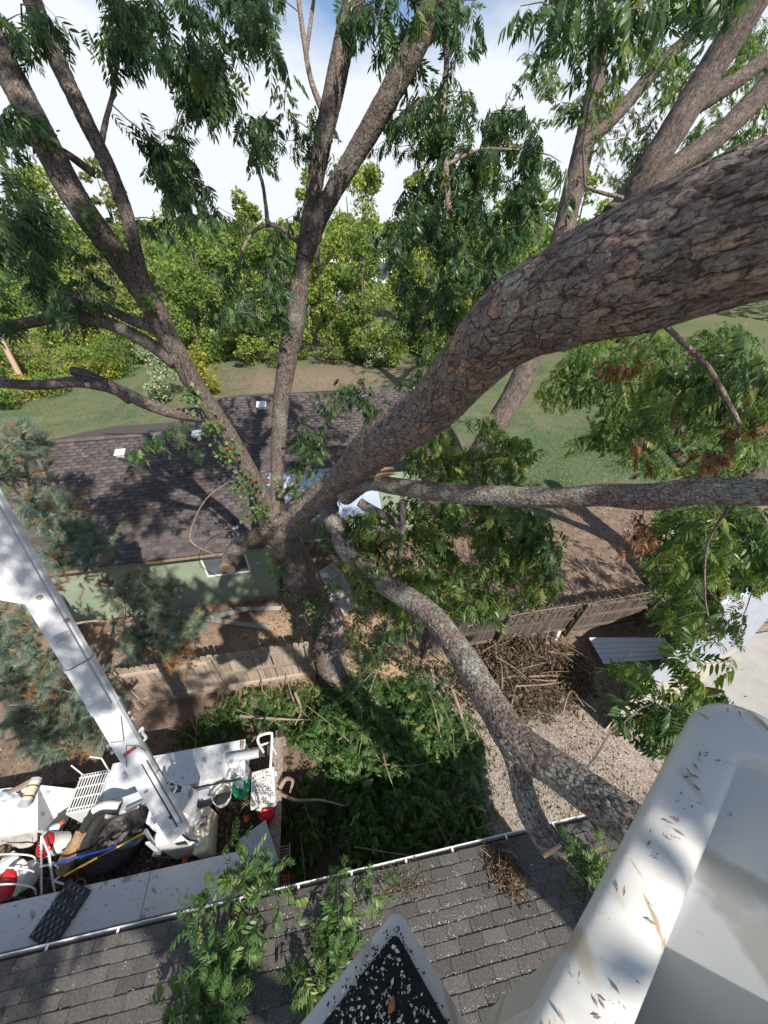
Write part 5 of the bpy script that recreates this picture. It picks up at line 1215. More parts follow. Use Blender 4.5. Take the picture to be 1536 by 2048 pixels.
def leaf_mass(nm, pos, fwd, mat, parent, scale=(.8, 1.25), res=1, parts=0, kind='stuff', label=None, cat=None, upj=.35):
    """the parts largest leaves become objects of their own, the rest one mesh"""
    k = len(pos); R = orient(fwd, np.array([0, 0, 1.0]) + rng.normal(0, upj, (k, 3))); sc = rng.uniform(*scale, k)
    tid = rng.integers(0, 8, k); sel = np.zeros(k, bool)
    if parts:
        u, v, t = proj(pos); ins = (u > 0) & (u < 1536) & (v > 0) & (v < 2048) & (t > .3)
        sel[np.argsort(np.where(ins, t, 1e6))[:parts]] = True; sel &= ins
        tm = []
        for tv, tf in TPL[2]:
            me = bpy.data.meshes.new('leaf'); me.from_pydata(tv.tolist(), [], tf.tolist()); me.materials.append(mat); me.update(); tm.append(me)
        for i in np.where(sel)[0]:
            o = bpy.data.objects.new('leaf', tm[tid[i]]); col.objects.link(o); place(o, parent, pos[i])
            o.rotation_euler = Matrix(R[i].tolist()).to_euler(); o.scale = (sc[i],) * 3
    out = []; uu, vv, tt_ = proj(pos)
    for j in range(8):
        for rs in (0, 1):
            pick = (tid == j) & ~sel & ((tt_ < 5.0) if rs else (tt_ >= 5.0)) if res == 'auto' else (tid == j) & ~sel & (rs == res)
            if not pick.any(): continue
            tv, tf = TPL[rs][j]; V, Fc = stamp(tv, tf, pos[pick], R[pick], sc[pick])
            out.append((V, Fc, np.repeat(rng.random(pick.sum()), len(tf))))
    V, Fc, A = merge(out)
    return tag(npmesh(nm, V, Fc, mat, parent, {'rnd': ('FACE', A)}), label, cat, kind=kind)
def region(u0, v0, u1, v1, t0, t1, n, thr=.0, ns=90.0, seed=0):
    """random points in a slab of space that shows as this part of the picture"""
    out = []
    while len(out) < n:
        u, v = rng.uniform(u0, u1), rng.uniform(v0, v1)
        e = ((u - (u0 + u1) / 2) / ((u1 - u0) / 2)) ** 2 + ((v - (v0 + v1) / 2) / ((v1 - v0) / 2)) ** 2
        if e > 1.15: continue
        if thr > 0 and vnoise(np.array([[u / ns, v / ns, seed + .5]]), 17)[0] < thr: continue
        out.append(P(u, v, rng.uniform(t0, t1)))
    return np.array(out)

# ------------------------------------------------------------------ the big pecan
tb0 = G(660, 1348, 0)
pecan = thing('pecan_tree', tb0, 'huge forked pecan tree with flaky bark, limbs spreading from the fence end', 'tree')
SK = Skel()
def limb(nm, rows, mat='bark_grey', tree=pecan, sk=SK, k=1.0, **kw):
    rows = [(u, v, t, w * k * (1.22 if i == 0 and nm != 'trunk' else 1.0)) for i, (u, v, t, w) in enumerate(rows)]      # a collar where it leaves the parent
    C, r = bark_limb(nm, px(rows), tree, MAT[mat], **kw)
    if sk is not None: sk.seed(C, max(1, len(C) // 28))
    return C, r
limb('trunk', [(664, 1362, 10.55, 92), (655, 1315, 10.2, 68), (648, 1255, 9.8, 60), (632, 1190, 9.2, 64), (600, 1125, 8.3, 68), (566, 1066, 7.4, 72), (556, 1040, 7.1, 60)], n=84, ds=.022, plate=(.10, .05), depth=.016, k=0.74, seed=2)
limb('stub', [(560, 1075, 7.3, 66), (585, 1130, 7.55, 64), (592, 1168, 7.7, 56), (592, 1190, 7.75, 40)], n=80, ds=.018, plate=(.09, .045), depth=.014, k=.82, seed=3)
limb('stub', [(672, 1345, 10.35, 40), (672, 1290, 10.0, 34), (670, 1240, 9.7, 34), (664, 1212, 9.5, 26)], 'bark', n=50, ds=.02, plate=(.12, .06), depth=.02, seed=4)
limb('stub', [(556, 1068, 7.2, 46), (520, 1070, 6.9, 32), (486, 1086, 6.6, 34), (464, 1114, 6.35, 35), (455, 1136, 6.2, 34)], n=64, ds=.016, plate=(.07, .035), depth=.009, seed=5, cut_end=True)
A_rows = [(556, 1062, 7.3, 66), (600, 1022, 7.0, 66), (648, 988, 6.4, 66), (695, 945, 5.6, 66), (753, 893, 4.6, 100), (855, 822, 3.45, 116), (928, 743, 2.7, 134), (1012, 655, 2.0, 178), (1140, 588, 1.6, 236), (1290, 533, 1.33, 298), (1430, 482, 1.16, 330), (1560, 438, 1.04, 355), (1760, 372, .92, 390), (2050, 250, .80, 430)]
limb('limb', A_rows, 'bark', n=330, near=True, plate=(.12, .058), depth=.009, lump=.06, k=0.88, seed=7)
limb('limb', [(690, 990, 6.0, 36), (735, 966, 5.55, 34), (800, 974, 5.0, 37), (900, 986, 4.4, 40), (1000, 992, 3.9, 42), (1100, 996, 3.5, 42), (1200, 990, 3.2, 47), (1300, 994, 2.9, 55), (1400, 982, 2.65, 56), (1536, 985, 2.35, 56), (1720, 975, 2.1, 60)], 'bark_lichen', n=80, ds=.015, plate=(.055, .034), depth=.008, k=0.95, seed=8)
limb('limb', [(650, 1000, 6.55, 50), (668, 1050, 6.25, 46), (695, 1105, 5.85, 48), (765, 1165, 5.1, 55), (850, 1220, 4.45, 63), (920, 1305, 3.85, 72), (985, 1412, 3.3, 82), (1030, 1480, 2.98, 96), (1100, 1530, 2.7, 98), (1180, 1588, 2.42, 108), (1265, 1650, 2.15, 118), (1380, 1730, 1.9, 124)], 'bark_lichen', n=110, ds=.0145, plate=(.07, .04), depth=.011, k=0.73, seed=9)
limb('branch', [(1022, 1470, 3.0, 62), (1036, 1530, 2.92, 52), (1048, 1590, 2.82, 50), (1068, 1640, 2.72, 52), (1103, 1700, 2.58, 48)], 'bark_lichen', n=80, ds=.010, plate=(.06, .035), depth=.008, k=0.9, seed=10, cut_end=True)
limb('leader', [(556, 1058, 7.25, 50), (530, 1000, 6.95, 40), (490, 925, 6.45, 39), (440, 845, 5.95, 44), (398, 785, 5.6, 46), (350, 700, 5.15, 48), (305, 612, 4.75, 56), (240, 520, 4.35, 55), (150, 395, 3.95, 60), (70, 245, 3.75, 64), (5, 120, 3.65, 64), (-60, 0, 3.6, 62)], n=96, ds=.018, plate=(.075, .036), depth=.011, k=0.82, seed=11)
limb('limb', [(312, 630, 4.8, 34), (282, 545, 4.5, 33), (258, 445, 4.2, 32), (222, 345, 4.0, 34), (168, 235, 3.8, 36), (112, 115, 3.65, 40), (75, 30, 3.55, 44), (50, -50, 3.5, 46)], n=64, ds=.014, plate=(.06, .03), depth=.009, k=0.82, seed=12)
limb('limb', [(352, 722, 5.2, 34), (310, 695, 5.1, 29), (258, 665, 5.0, 28), (200, 642, 4.9, 30), (130, 632, 4.8, 30), (60, 645, 4.7, 28), (-10, 660, 4.6, 28), (-80, 680, 4.5, 28)], n=60, ds=.014, plate=(.05, .03), depth=.007, k=0.85, seed=13)
limb('limb', [(402, 830, 5.7, 28), (350, 826, 5.6, 26), (290, 806, 5.5, 27), (230, 778, 5.4, 26), (160, 764, 5.3, 25), (80, 770, 5.2, 23), (0, 766, 5.1, 22), (-80, 760, 5.0, 22)], n=56, ds=.014, plate=(.05, .03), depth=.007, k=0.88, seed=14)
limb('stub', [(262, 795, 5.42, 24), (215, 768, 5.38, 20), (178, 752, 5.36, 20), (146, 742, 5.33, 19)], n=40, ds=.016, plate=(.05, .03), depth=.005, seed=15, cut_end=True)
limb('limb', [(318, 655, 4.95, 32), (262, 640, 4.95, 22), (205, 612, 4.95, 21), (150, 592, 4.95, 19), (90, 550, 4.95, 18), (20, 515, 4.9, 16), (-40, 500, 4.9, 15)], n=48, ds=.016, plate=(.05, .03), depth=.006, k=0.85, seed=16)
limb('branch', [(185, 345, 4.0, 13), (120, 300, 3.95, 14), (60, 285, 3.9, 14), (-20, 255, 3.85, 13)], n=30, ds=.02, plate=(.05, .03), depth=.004, seed=17)
limb('leader', [(552, 1056, 7.2, 40), (554, 960, 6.95, 31), (557, 880, 6.75, 35), (563, 800, 6.5, 38), (574, 725, 6.25, 44), (587, 655, 6.0, 50), (591, 615, 5.9, 52), (602, 550, 5.7, 41), (618, 480, 5.5, 40)], n=76, ds=.018, plate=(.07, .034), depth=.010, k=0.86, seed=18)
limb('limb', [(608, 520, 5.6, 34), (622, 420, 5.35, 36), (642, 300, 5.1, 42), (668, 180, 4.85, 48), (693, 60, 4.65, 48), (712, -40, 4.5, 46)], n=80, ds=.013, plate=(.065, .034), depth=.009, k=0.86, seed=19)
limb('limb', [(610, 510, 5.55, 36), (645, 425, 5.3, 42), (690, 343, 5.05, 48), (748, 246, 4.75, 56), (806, 140, 4.45, 60), (854, 40, 4.2, 60), (894, -50, 4.0, 58)], n=86, ds=.013, plate=(.065, .034), depth=.010, k=0.84, seed=20)
for k_, rows in enumerate(([(648, 228, 5.0, 12), (622, 160, 4.95, 11), (608, 80, 4.9, 10), (596, -10, 4.85, 9)], [(612, 110, 4.93, 8), (622, 40, 4.9, 8), (630, -20, 4.88, 7)],
             [(600, 486, 5.55, 10), (560, 455, 5.45, 9), (520, 455, 5.4, 8), (490, 490, 5.35, 7), (470, 560, 5.3, 5)], [(536, 452, 5.4, 8), (530, 400, 5.35, 7), (520, 350, 5.3, 6), (480, 270, 5.25, 5)],
             [(196, 318, 3.95, 14), (212, 240, 3.9, 13), (225, 190, 3.85, 10), (236, 120, 3.8, 9)],
             [(888, -30, 4.3, 12), (893, 120, 4.5, 11), (888, 260, 4.6, 12), (897, 420, 4.7, 12), (903, 560, 4.8, 8)], [(890, 230, 4.6, 9), (850, 195, 4.6, 8), (810, 240, 4.6, 6)], [(893, 330, 4.65, 8), (960, 300, 4.6, 7), (1040, 300, 4.55, 6)],
             [(1245, 396, 2.6, 9), (1190, 382, 2.7, 8), (1170, 372, 2.75, 6)], [(1460, 1010, 2.6, 7), (1415, 1090, 3.0, 5), (1410, 1190, 3.3, 4), (1425, 1270, 3.4, 3)],
             [(1300, 620, 1.9, 14), (1360, 680, 2.2, 13), (1420, 740, 2.5, 13), (1480, 850, 2.6, 12)], [(720, 1005, 5.6, 16), (800, 1060, 5.4, 14), (790, 1150, 5.6, 12), (775, 1260, 6.0, 8)], [(806, 1000, 5.0, 12), (805, 1060, 5.1, 10), (800, 1130, 5.3, 8)],
             [(560, 995, 6.9, 10), (620, 930, 6.5, 8), (660, 830, 6.2, 6)])):
    limb('branch', rows, 'bark', n=16, ds=.03, plate=(.04, .02), depth=.003, seed=40 + k_)
# torn wood where the side limb leaves
for i in range(9):
    a_ = P(735 + random.uniform(-8, 20), 945 + random.uniform(-6, 12), 5.35); b_ = a_ + (P(800, 938, 5.0) - P(740, 950, 5.4)) * random.uniform(.4, 1.0)
    MB().tube([a_, (a_ + b_) / 2 + [0, 0, .01], b_], [.03, .022, .004], 5).build('splinter', MAT['cut_wood'] if i % 3 else MAT['dead_stick'], pecan)

regs = [  # u0 v0 u1 v1 t0 t1 n thr
    (-40, -60, 330, 150, 3.0, 4.4, 18, .45), (190, -60, 600, 200, 2.9, 4.8, 46, .48), (310, 150, 560, 470, 3.8, 5.4, 46, .52), (-40, 200, 110, 470, 3.2, 4.8, 14, .45), (-40, 440, 190, 690, 3.6, 5.0, 26, .45),
    (390, 430, 570, 680, 4.8, 6.0, 30, .46), (560, 120, 660, 440, 4.8, 5.6, 9, .45),
    (690, -60, 1120, 150, 3.4, 5.0, 34, .46), (745, 130, 1090, 600, 4.2, 5.8, 130, .44), (760, 560, 930, 840, 4.8, 6.4, 42, .42), (950, 280, 1130, 480, 4.0, 5.2, 24, .42),
    (1020, -60, 1330, 80, 2.2, 3.2, 9, .3), (1300, -60, 1560, 20, 2.6, 3.6, 4, .3),
    (590, 750, 790, 930, 5.4, 6.4, 19, .45), (560, 870, 690, 1030, 6.0, 6.8, 13, .4), (250, 850, 410, 925, 5.0, 5.6, 5, 0),
    (630, 1030, 760, 1120, 6.0, 7.0, 14, .4), (1040, 1010, 1140, 1210, 4.2, 5.0, 12, .4),
    (700, 1230, 880, 1450, 5.8, 7.6, 22, .46), (1300, 1020, 1560, 1200, 3.6, 5.2, 22, .42), (1250, 1390, 1380, 1540, 2.8, 3.4, 8, .3),
    (1380, 650, 1560, 880, 2.8, 4.4, 14, .46)]
tg = np.vstack([region(*r_[:6], r_[6], r_[7], 85, i) for i, r_ in enumerate(regs)])
ends = SK.grow(tg, r0=.0075, sag=.07, maxlen=3.0)
pos, fwd = spray_leaves(ends, 11, .46, 1.05, .7)
leaf_mass('foliage', pos, fwd, MAT['leaf'], pecan, (.46, .86), res='auto', parts=300)
# the crown goes on above the picture and shades the upper limbs
for pts_ in ([(P(-60, 0, 3.6), .14), (P(-60, 0, 3.6) + [-.5, -.9, 1.6], .11), (P(-60, 0, 3.6) + [-.3, -2.2, 3.6], .06)], [(P(894, -50, 4.0), .15), (P(894, -50, 4.0) + [.5, -.6, 2.0], .12), (P(894, -50, 4.0) + [.7, -1.8, 4.2], .05)], [(P(712, -40, 4.5), .13), (P(712, -40, 4.5) + [-.2, -.6, 2.0], .1), (P(712, -40, 4.5) + [-.3, -1.8, 4.0], .04)]):
    C_, _ = bark_limb('limb', [np.append(a_, r_) for a_, r_ in pts_], pecan, MAT['bark_grey'], n=40, ds=.04, plate=(.07, .035), depth=.008, seed=33); SK.seed(C_, 4)
hi = np.vstack([np.array(c_) + rdir(n_) * (rng.random(n_) ** .45)[:, None] * np.array(s_) for c_, s_, n_ in (((-1.6, .2, 14.6), (1.9, 1.0, .9), 60), ((1.2, 1.4, 16.6), (1.8, 1.2, 1.2), 60), ((-.2, .6, 15.8), (1.4, 1.0, 1.0), 30), ((6.0, 4.2, 18.5), (2.2, 1.4, 1.4), 30))])
pos, fwd = spray_leaves(SK.grow(hi, r0=.02, sag=.05, maxlen=6.0), 10, .5, 1.05, .6)
leaf_mass('foliage', pos, fwd, MAT['leaf'], pecan, (.8, 1.2), res=0)
mid = np.vstack([region(700, 985, 1110, 1240, 4.8, 6.8, 250, .36, 85, 31), region(810, 830, 1050, 970, 4.8, 6.4, 70, .34, 85, 32), region(700, 1190, 860, 1320, 6.2, 7.8, 16, .42, 85, 33), region(1280, 1020, 1560, 1270, 3.4, 5.4, 70, .40, 85, 34), region(1250, 1270, 1480, 1450, 3.0, 4.0, 15, .46, 85, 35), region(1260, 660, 1560, 930, 3.0, 5.0, 30, .44, 85, 36)])
pos, fwd = spray_leaves(SK.grow(mid, r0=.0075, sag=.07, maxlen=3.0), 10, .42, 1.05, .6)
leaf_mass('foliage', pos, fwd, MAT['leaf_mid'], pecan, (.48, .86), res='auto')
# dead rust-coloured sprays
rst = np.vstack([region(1270, 840, 1500, 940, 2.9, 3.4, 11), region(1235, 1050, 1310, 1130, 2.9, 3.2, 5), region(1200, 690, 1260, 740, 3.2, 3.6, 3)])
re = SK.grow(rst, r0=.006, sag=.05, maxlen=3.0)
pos, fwd = spray_leaves(re, 7, .25, 1.1, .9)
leaf_mass('dead_foliage', pos, fwd, MAT['leaf_rust'], pecan, (.28, .45), res=1)
SK.mesh(pecan, MAT['twig'])

# unseen canopy inferred from dappled shade; its leaf clumps are placed to cast it
def canopy_tree(base, limbs, blobs, label, leafm, per=8, sc=(.9, 1.4)):
    t = thing('pecan_tree', base, label, 'tree', None); sk = Skel()
    for i, rows in enumerate(limbs):
        C, r = bark_limb('trunk' if i == 0 else 'limb', [np.array(q, float) for q in rows], t, MAT['bark_far'], n=28, ds=.08, plate=(.2, .1), depth=.015, seed=70 + i); sk.seed(C, 4)
    tgt = np.vstack([np.array(c) + rdir(n_) * (rng.random(n_) ** .45)[:, None] * np.array(s_) for c, s_, n_ in blobs])
    e = sk.grow(tgt, .014, .05, 6.0); pos, fwd = spray_leaves(e, per, .6, 1.1, .4)
    leaf_mass('foliage', pos, fwd, leafm, t, sc, res=0); sk.mesh(t, MAT['twig'], 4)
    return t
canopy_tree((6.5, -6.5, 0), [[(6.5, -6.5, 0, .45), (6.0, -6.0, 5, .38), (5.2, -5.2, 9, .28), (4.4, -4.4, 12.5, .14)], [(6.1, -6.1, 4.5, .25), (3, -6, 9, .16), (0, -6.5, 12, .08)], [(5.2, -5.2, 9, .2), (2.5, -3, 12, .12), (.6, -1.8, 13.6, .06)]],
            [((2.6, -2.0, 13.4), (1.6, 1.1, 1.0), 46), ((4.8, -1.2, 13.2), (1.6, 1.2, 1.2), 36), ((.4, -2.8, 13.2), (1.3, 1.0, .9), 34), ((-1.0, -1.3, 13.2), (1.0, .7, .7), 14), ((-2.4, -4.6, 13.0), (1.6, 1.2, 1.0), 30), ((1.2, -5.6, 13.0), (1.4, 1.0, 1.0), 26), ((-.9, -7.6, 12.0), (1.6, 1.2, 1.0), 30), ((6.8, -3.6, 12.4), (1.6, 1.4, 1.4), 40), ((-4.6, -7.2, 11.5), (1.8, 1.4, 1.2), 26)],
            'unseen tall pecan tree behind the garage that throws the dappled shade', MAT['leaf'])

# ------------------------------------------------------------------ second pecan beyond the patio, third behind the dark fence
t2 = thing('pecan_tree', G(930, 960, 0), 'leaning grey pecan tree beyond the patio roof with three rising limbs', 'tree')
S2 = Skel()
L2 = dict(tree=t2, sk=S2, plate=(.16, .07), depth=.022)
limb('trunk', [(930, 965, 18.2, 52), (985, 862, 17.3, 44), (1040, 765, 16.6, 45), (1080, 665, 16.0, 46), (1105, 560, 15.5, 42), (1132, 440, 15.0, 41), (1166, 300, 14.3, 41), (1190, 180, 13.8, 36), (1206, 50, 13.3, 32), (1216, -60, 13.0, 30)], 'bark_far', n=48, ds=.07, seed=21, **L2)
limb('limb', [(1182, 275, 14.2, 26), (1240, 222, 14.0, 25), (1300, 152, 13.8, 24), (1380, 72, 13.4, 21), (1440, 20, 13.2, 18)], 'bark_far', n=36, ds=.06, seed=22, **L2)
limb('limb', [(1085, 650, 15.9, 44), (1165, 535, 14.0, 50), (1260, 395, 11.5, 56), (1340, 272, 10.5, 58), (1420, 142, 9.8, 60), (1510, 0, 9.0, 58), (1560, -70, 8.7, 54)], 'bark_far', n=48, ds=.07, k=0.9, seed=23, **L2)
limb('limb', [(1225, 440, 11.9, 50), (1330, 350, 11.3, 44), (1440, 268, 10.8, 40), (1540, 165, 10.4, 38), (1600, 90, 10.2, 34)], 'bark_far', n=48, ds=.05, seed=24, **L2)
limb('limb', [(1380, 215, 10.2, 34), (1460, 170, 10.0, 32), (1550, 105, 9.8, 28)], 'bark_far', n=36, ds=.06, seed=25, **L2)
tg = np.vstack([region(1180, 60, 1420, 390, 11, 15, 90, .42, 80, 3), region(1330, 60, 1580, 330, 11, 15, 95, .44, 80, 4), region(1190, -60, 1560, 120, 12, 16, 70, .44, 80, 5), region(1050, 40, 1250, 260, 13, 16, 40, .45, 80, 6)])
e = S2.grow(tg, .012, .05, 6.0); pos, fwd = spray_leaves(e, 11, .8, 1.1, .45)
leaf_mass('foliage', pos, fwd, MAT['leaf_light'], t2, (.7, 1.15), res=0); S2.mesh(t2, MAT['twig'], 4)
t3 = thing('pecan_tree', G(1325, 1165, 0), 'broad grey tree trunk rising just behind the dark fence', 'tree')
S3 = Skel(); L3 = dict(tree=t3, sk=S3, plate=(.14, .05), depth=.03)
limb('trunk', [(1320, 1172, 13.05, 92), (1345, 1135, 12.8, 72), (1378, 1095, 12.4, 64), (1450, 1015, 11.6, 56), (1540, 905, 10.7, 56), (1660, 760, 9.8, 56)], 'bark_far', n=48, ds=.06, seed=26, **L3)
limb('limb', [(1420, 1050, 11.9, 40), (1400, 980, 11.4, 30), (1330, 880, 11.0, 26), (1270, 800, 10.6, 20), (1210, 740, 10.4, 14)], 'bark_far', n=36, ds=.06, seed=27, **L3)
limb('limb', [(1500, 955, 11.1, 40), (1500, 880, 10.6, 32), (1450, 760, 10.2, 26), (1390, 690, 10.0, 18)], 'bark_far', n=36, ds=.06, seed=28, **L3)
tg = np.vstack([region(1080, 690, 1350, 910, 8.5, 11, 170, .40, 70, 7), region(1230, 640, 1560, 960, 7.0, 10.5, 270, .33, 70, 8), region(1290, 1000, 1560, 1180, 7, 10.5, 120, .38, 70, 9)])
e = S3.grow(tg, .011, .04, 5.0); pos, fwd = spray_leaves(e, 11, .7, 1.1, .55)
leaf_mass('foliage', pos, fwd, MAT['leaf_light'], t3, (.6, 1.0), res=0); S3.mesh(t3, MAT['twig'], 4)
# bright young shrub behind the limb
ys = thing('shrub', G(900, 1215, 0), 'bright green young shrub beyond the curved branch', 'shrub'); SS = Skel()
b0 = G(905, 1225, 0)
for i in range(6):
    a = i * 1.05; C = np.array([b0, b0 + [.12 * math.cos(a), .12 * math.sin(a), .8], b0 + [.35 * math.cos(a), .35 * math.sin(a), 1.7 + .2 * (i % 3)]])
    MB().tube(C, [.02, .014, .006], 6).build('stem', MAT['twig'], ys); SS.seed(spline(C, n=8)[0], 1)
e = SS.grow(b0 + [0, 0, 1.3] + rdir(60) * (rng.random(60) ** .4)[:, None] * np.array([.65, .65, .95]), .006, .03, 3); pos, fwd = spray_leaves(e, 8, .3, 1.1, .3)
leaf_mass('foliage', pos, fwd, MAT['leaf_light'], ys, (.6, .95), res=0); SS.mesh(ys, MAT['twig'], 4)

# ------------------------------------------------------------------ creeper climbing the forked trunk
iv = thing('creeper', tb0 + [-.3, -.3, 0], 'green and red creeper climbing the forked trunk', 'vine')
rows = [(640, 1330, 10.0), (622, 1265, 9.6), (610, 1225, 9.1), (640, 1190, 8.8), (570, 1160, 7.6), (548, 1100, 7.0), (520, 1030, 6.7), (488, 965, 6.4), (450, 905, 6.0), (415, 845, 5.7), (385, 790, 5.4), (355, 700, 5.0)]
pth, _ = spline([P(*q) for q in rows], n=120)
MB().tube(pth, .010, 5).build('stem', MAT['twig'], iv, True)
cl_ = []
for (c, n_, s_) in [(P(490, 970, 6.35), 130, .20), (P(455, 905, 5.95), 110, .16), (P(425, 855, 5.65), 90, .15), (P(385, 795, 5.35), 80, .14), (P(515, 1025, 6.6), 120, .18), (P(555, 1130, 7.2), 110, .22), (P(575, 1185, 7.6), 110, .20), (P(630, 1205, 8.8), 200, .28), (P(640, 1240, 9.3), 110, .24), (P(632, 1310, 9.9), 120, .28), (P(665, 1180, 9.0), 80, .25), (P(300, 600, 4.5), 30, .10), (P(180, 430, 3.85), 40, .12), (P(85, 270, 3.6), 40, .12), (P(235, 512, 4.2), 30, .10)]:
    cl_.append(c + rng.normal(0, s_ * .55, (n_, 3)))
cl_ = np.vstack(cl_); k = len(cl_)
V, Fc = stamp(DIAMOND_V * [1, 1.5, 1], DIAMOND_F, cl_, orient(rdir(k) - [0, 0, .5], rdir(k) * .7 + [0, -.5, .8]), rng.uniform(.045, .085, k))
tag(npmesh('leaves', V, Fc, MAT['leaf_vine'], iv, {'rnd': ('FACE', np.repeat(rng.random(k), 2))}), kind='stuff')
# dangling bare vine over the roof
dv = MB().tube(spline([P(455, 965, 6.3), P(420, 990, 6.5), P(398, 1020, 6.7), P(382, 1060, 6.9), P(384, 1085, 7.0), P(420, 1105, 6.8), P(440, 1112, 6.6)], n=40)[0], .012, 6).build('bare_vine', MAT['dead_stick'], None, True)
tag(dv, 'pale bare vine dangling before the brown roof', 'vine')

# ------------------------------------------------------------------ pines on the truck side
NEED_V, NEED_F = [], []
r_ = np.random.default_rng(3)
for i in range(46):                                    # one bottle-brush shoot of needles along +x
    a = i * 2.4; s_ = i / 46; el = r_.uniform(.5, 1.0)
    d = np.array([math.cos(el), math.sin(el) * math.cos(a), math.sin(el) * math.sin(a)]); o_ = np.array([s_ * .8, 0, 0])
    sd = np.cross(d, r_.normal(size=3)); sd /= np.linalg.norm(sd); b0 = len(NEED_V)
    NEED_V += [o_ + sd * .019, o_ - sd * .019, o_ + d * r_.uniform(.34, .5)]; NEED_F.append((b0, b0 + 1, b0 + 2))
NEED_V = np.array(NEED_V); NEED_F = np.array(NEED_F)
def pine(base, top, rbase, regs_, lab, dead):
    t = thing('pine_tree', base, lab, 'tree'); sk = Skel(); base = np.array(base, float); top = np.array(top, float)
    C, r = bark_limb('trunk', [np.append(base, rbase), np.append(base * .5 + top * .5 + [.05, .05, 0], rbase * .7), np.append(top, rbase * .2)], t, MAT['bark_far'], n=28, ds=.06, plate=(.1, .05), depth=.012, seed=60); sk.seed(C, 3)
    pts = np.vstack([region(*q) for q in regs_])
    e = sk.grow(pts[::14], .028, .03, 7.0); e += sk.grow(np.delete(pts, slice(None, None, 14), 0), .012, .02, 3.0)
    pos, fwd = [], []
    for p, d in e:
        for i in range(9):
            f = d * .6 + rng.normal(0, .6, 3) + [0, 0, .35]; f /= np.linalg.norm(f)
            pos.append(p - d * rng.uniform(0, .3) + f * .03); fwd.append(f)
    pos, fwd = np.array(pos), np.array(fwd); k = len(pos)
    V, Fc = stamp(NEED_V, NEED_F, pos, orient(fwd, rdir(k)), rng.uniform(.18, .30, k))
    tag(npmesh('foliage', V, Fc, MAT['needle'], t, {'rnd': ('FACE', np.repeat(rng.random(k) * .86, len(NEED_F)))}), kind='stuff')
    pos = np.vstack([region(*q) for q in dead]); pos = np.repeat(pos, 7, 0) + rng.normal(0, .09, (len(pos) * 7, 3)); k = len(pos)
    V, Fc = stamp(NEED_V, NEED_F, pos, orient(rdir(k) - [0, 0, .4], rdir(k)), rng.uniform(.16, .26, k))
    tag(npmesh('dead_foliage', V, Fc, MAT['needle_dead'], t, {'rnd': ('FACE', np.repeat(rng.random(k), len(NEED_F)))}), kind='stuff')
    sk.mesh(t, MAT['dead_stick'], 5)
pine(G(150, 1330, 0), G(20, 860, 5.0), .16, [(-40, 840, 100, 970, 7.5, 9.0, 46), (30, 985, 170, 1070, 6.6, 8.2, 30), (90, 1050, 240, 1140, 6.4, 7.8, 46)], 'blue green pine with rusty inner needles, boughs over the brown roof', [(90, 1135, 200, 1175, 6.8, 7.6, 7), (70, 1000, 170, 1060, 7, 8, 4)])
pine(G(200, 1400, 0), G(120, 1240, 3.4), .11, [(200, 1150, 370, 1220, 7.6, 8.8, 34), (240, 1205, 405, 1320, 7.2, 8.6, 62)], 'dark green young pine beside the weathered picket fence', [(300, 1290, 390, 1340, 7.6, 8.4, 8)])
pine(G(60, 1500, 0), G(-40, 1330, 2.6), .11, [(-40, 1200, 80, 1330, 7.0, 8.2, 38), (-40, 1290, 140, 1400, 6.8, 8.0, 34), (0, 1410, 210, 1520, 7.0, 8.2, 62), (110, 1340, 240, 1490, 7.2, 8.4, 30)], 'low blue green pine under the raised white boom', [(20, 1350, 110, 1400, 7.2, 8.0, 4), (60, 1460, 190, 1520, 7.4, 8.2, 6)])

# ------------------------------------------------------------------ brush piles and fallen branches
def brush(nm, cx, cy_, sx, sy, h, n, leafm, lab, cat, sc, per=8, sticks=14, stickm='dead_stick', keep=None, res=0, drp=.15):
    t = thing(nm, (cx, cy_, 0), lab, cat); pts, drs = [], []
    while len(pts) < n:
        x, y = rng.uniform(-1, 1, 2); rr_ = x * x + y * y
        if rr_ > 1: continue
        p = np.array([cx + x * sx, cy_ + y * sy, h * (1 - rr_) ** .7 * rng.uniform(.2, 1.0) * (.35 + 1.3 * vnoise(np.array([[cx + x * sx * 1.0, cy_ + y * sy, 2.5]]) * 1.15, 21)[0]) + .05])
        if keep and not keep(p): continue
        a = rng.uniform(0, 6.28); pts.append(p); drs.append(np.array([math.cos(a), math.sin(a), rng.uniform(-.15, .45)]))
    pos, fwd = spray_leaves(list(zip(pts, drs)), per, .45, 1.1, drp)
    leaf_mass('foliage', pos, fwd, leafm, t, sc, res=res, upj=.6)
    for i in range(sticks):
        p = pts[i * (len(pts) // sticks)]; a = rng.uniform(0, 6.28); L = rng.uniform(.5, 1.7); r0 = rng.uniform(.008, .024)
        d = np.array([math.cos(a), math.sin(a), rng.uniform(-.12, .2)])
        c = p + [0, 0, .12]; c[2] = max(c[2], .15)
        q = spline([c - d * L / 2, c + rng.normal(0, .06, 3), c + d * L / 2 + rng.normal(0, .08, 3)], n=10)[0]; q[:, 2] = np.maximum(q[:, 2], .03)
        MB().tube(q, np.linspace(r0, r0 * .3, 10), 6).build('stick', MAT[stickm], t, True)
    return t
brush('green_brush_pile', .45, 2.9, 2.3, 2.2, 1.0, 600, MAT['leaf_pile'], 'big pile of freshly cut green branches behind the truck', 'brush pile', (.5, 1.1), 9, 30, keep=lambda p: p[1] > 1.15 and p[0] > -1.45 and vnoise(np.array([[p[0] * 1.3, p[1] * 1.3, .5]]), 6)[0] > .36)
brush('green_brush_pile', -2.3, 4.55, 1.9, .7, .6, 110, MAT['leaf_pile'], 'low heap of cut green branches between the truck and the picket fence', 'brush pile', (.45, .9), 8, 12)
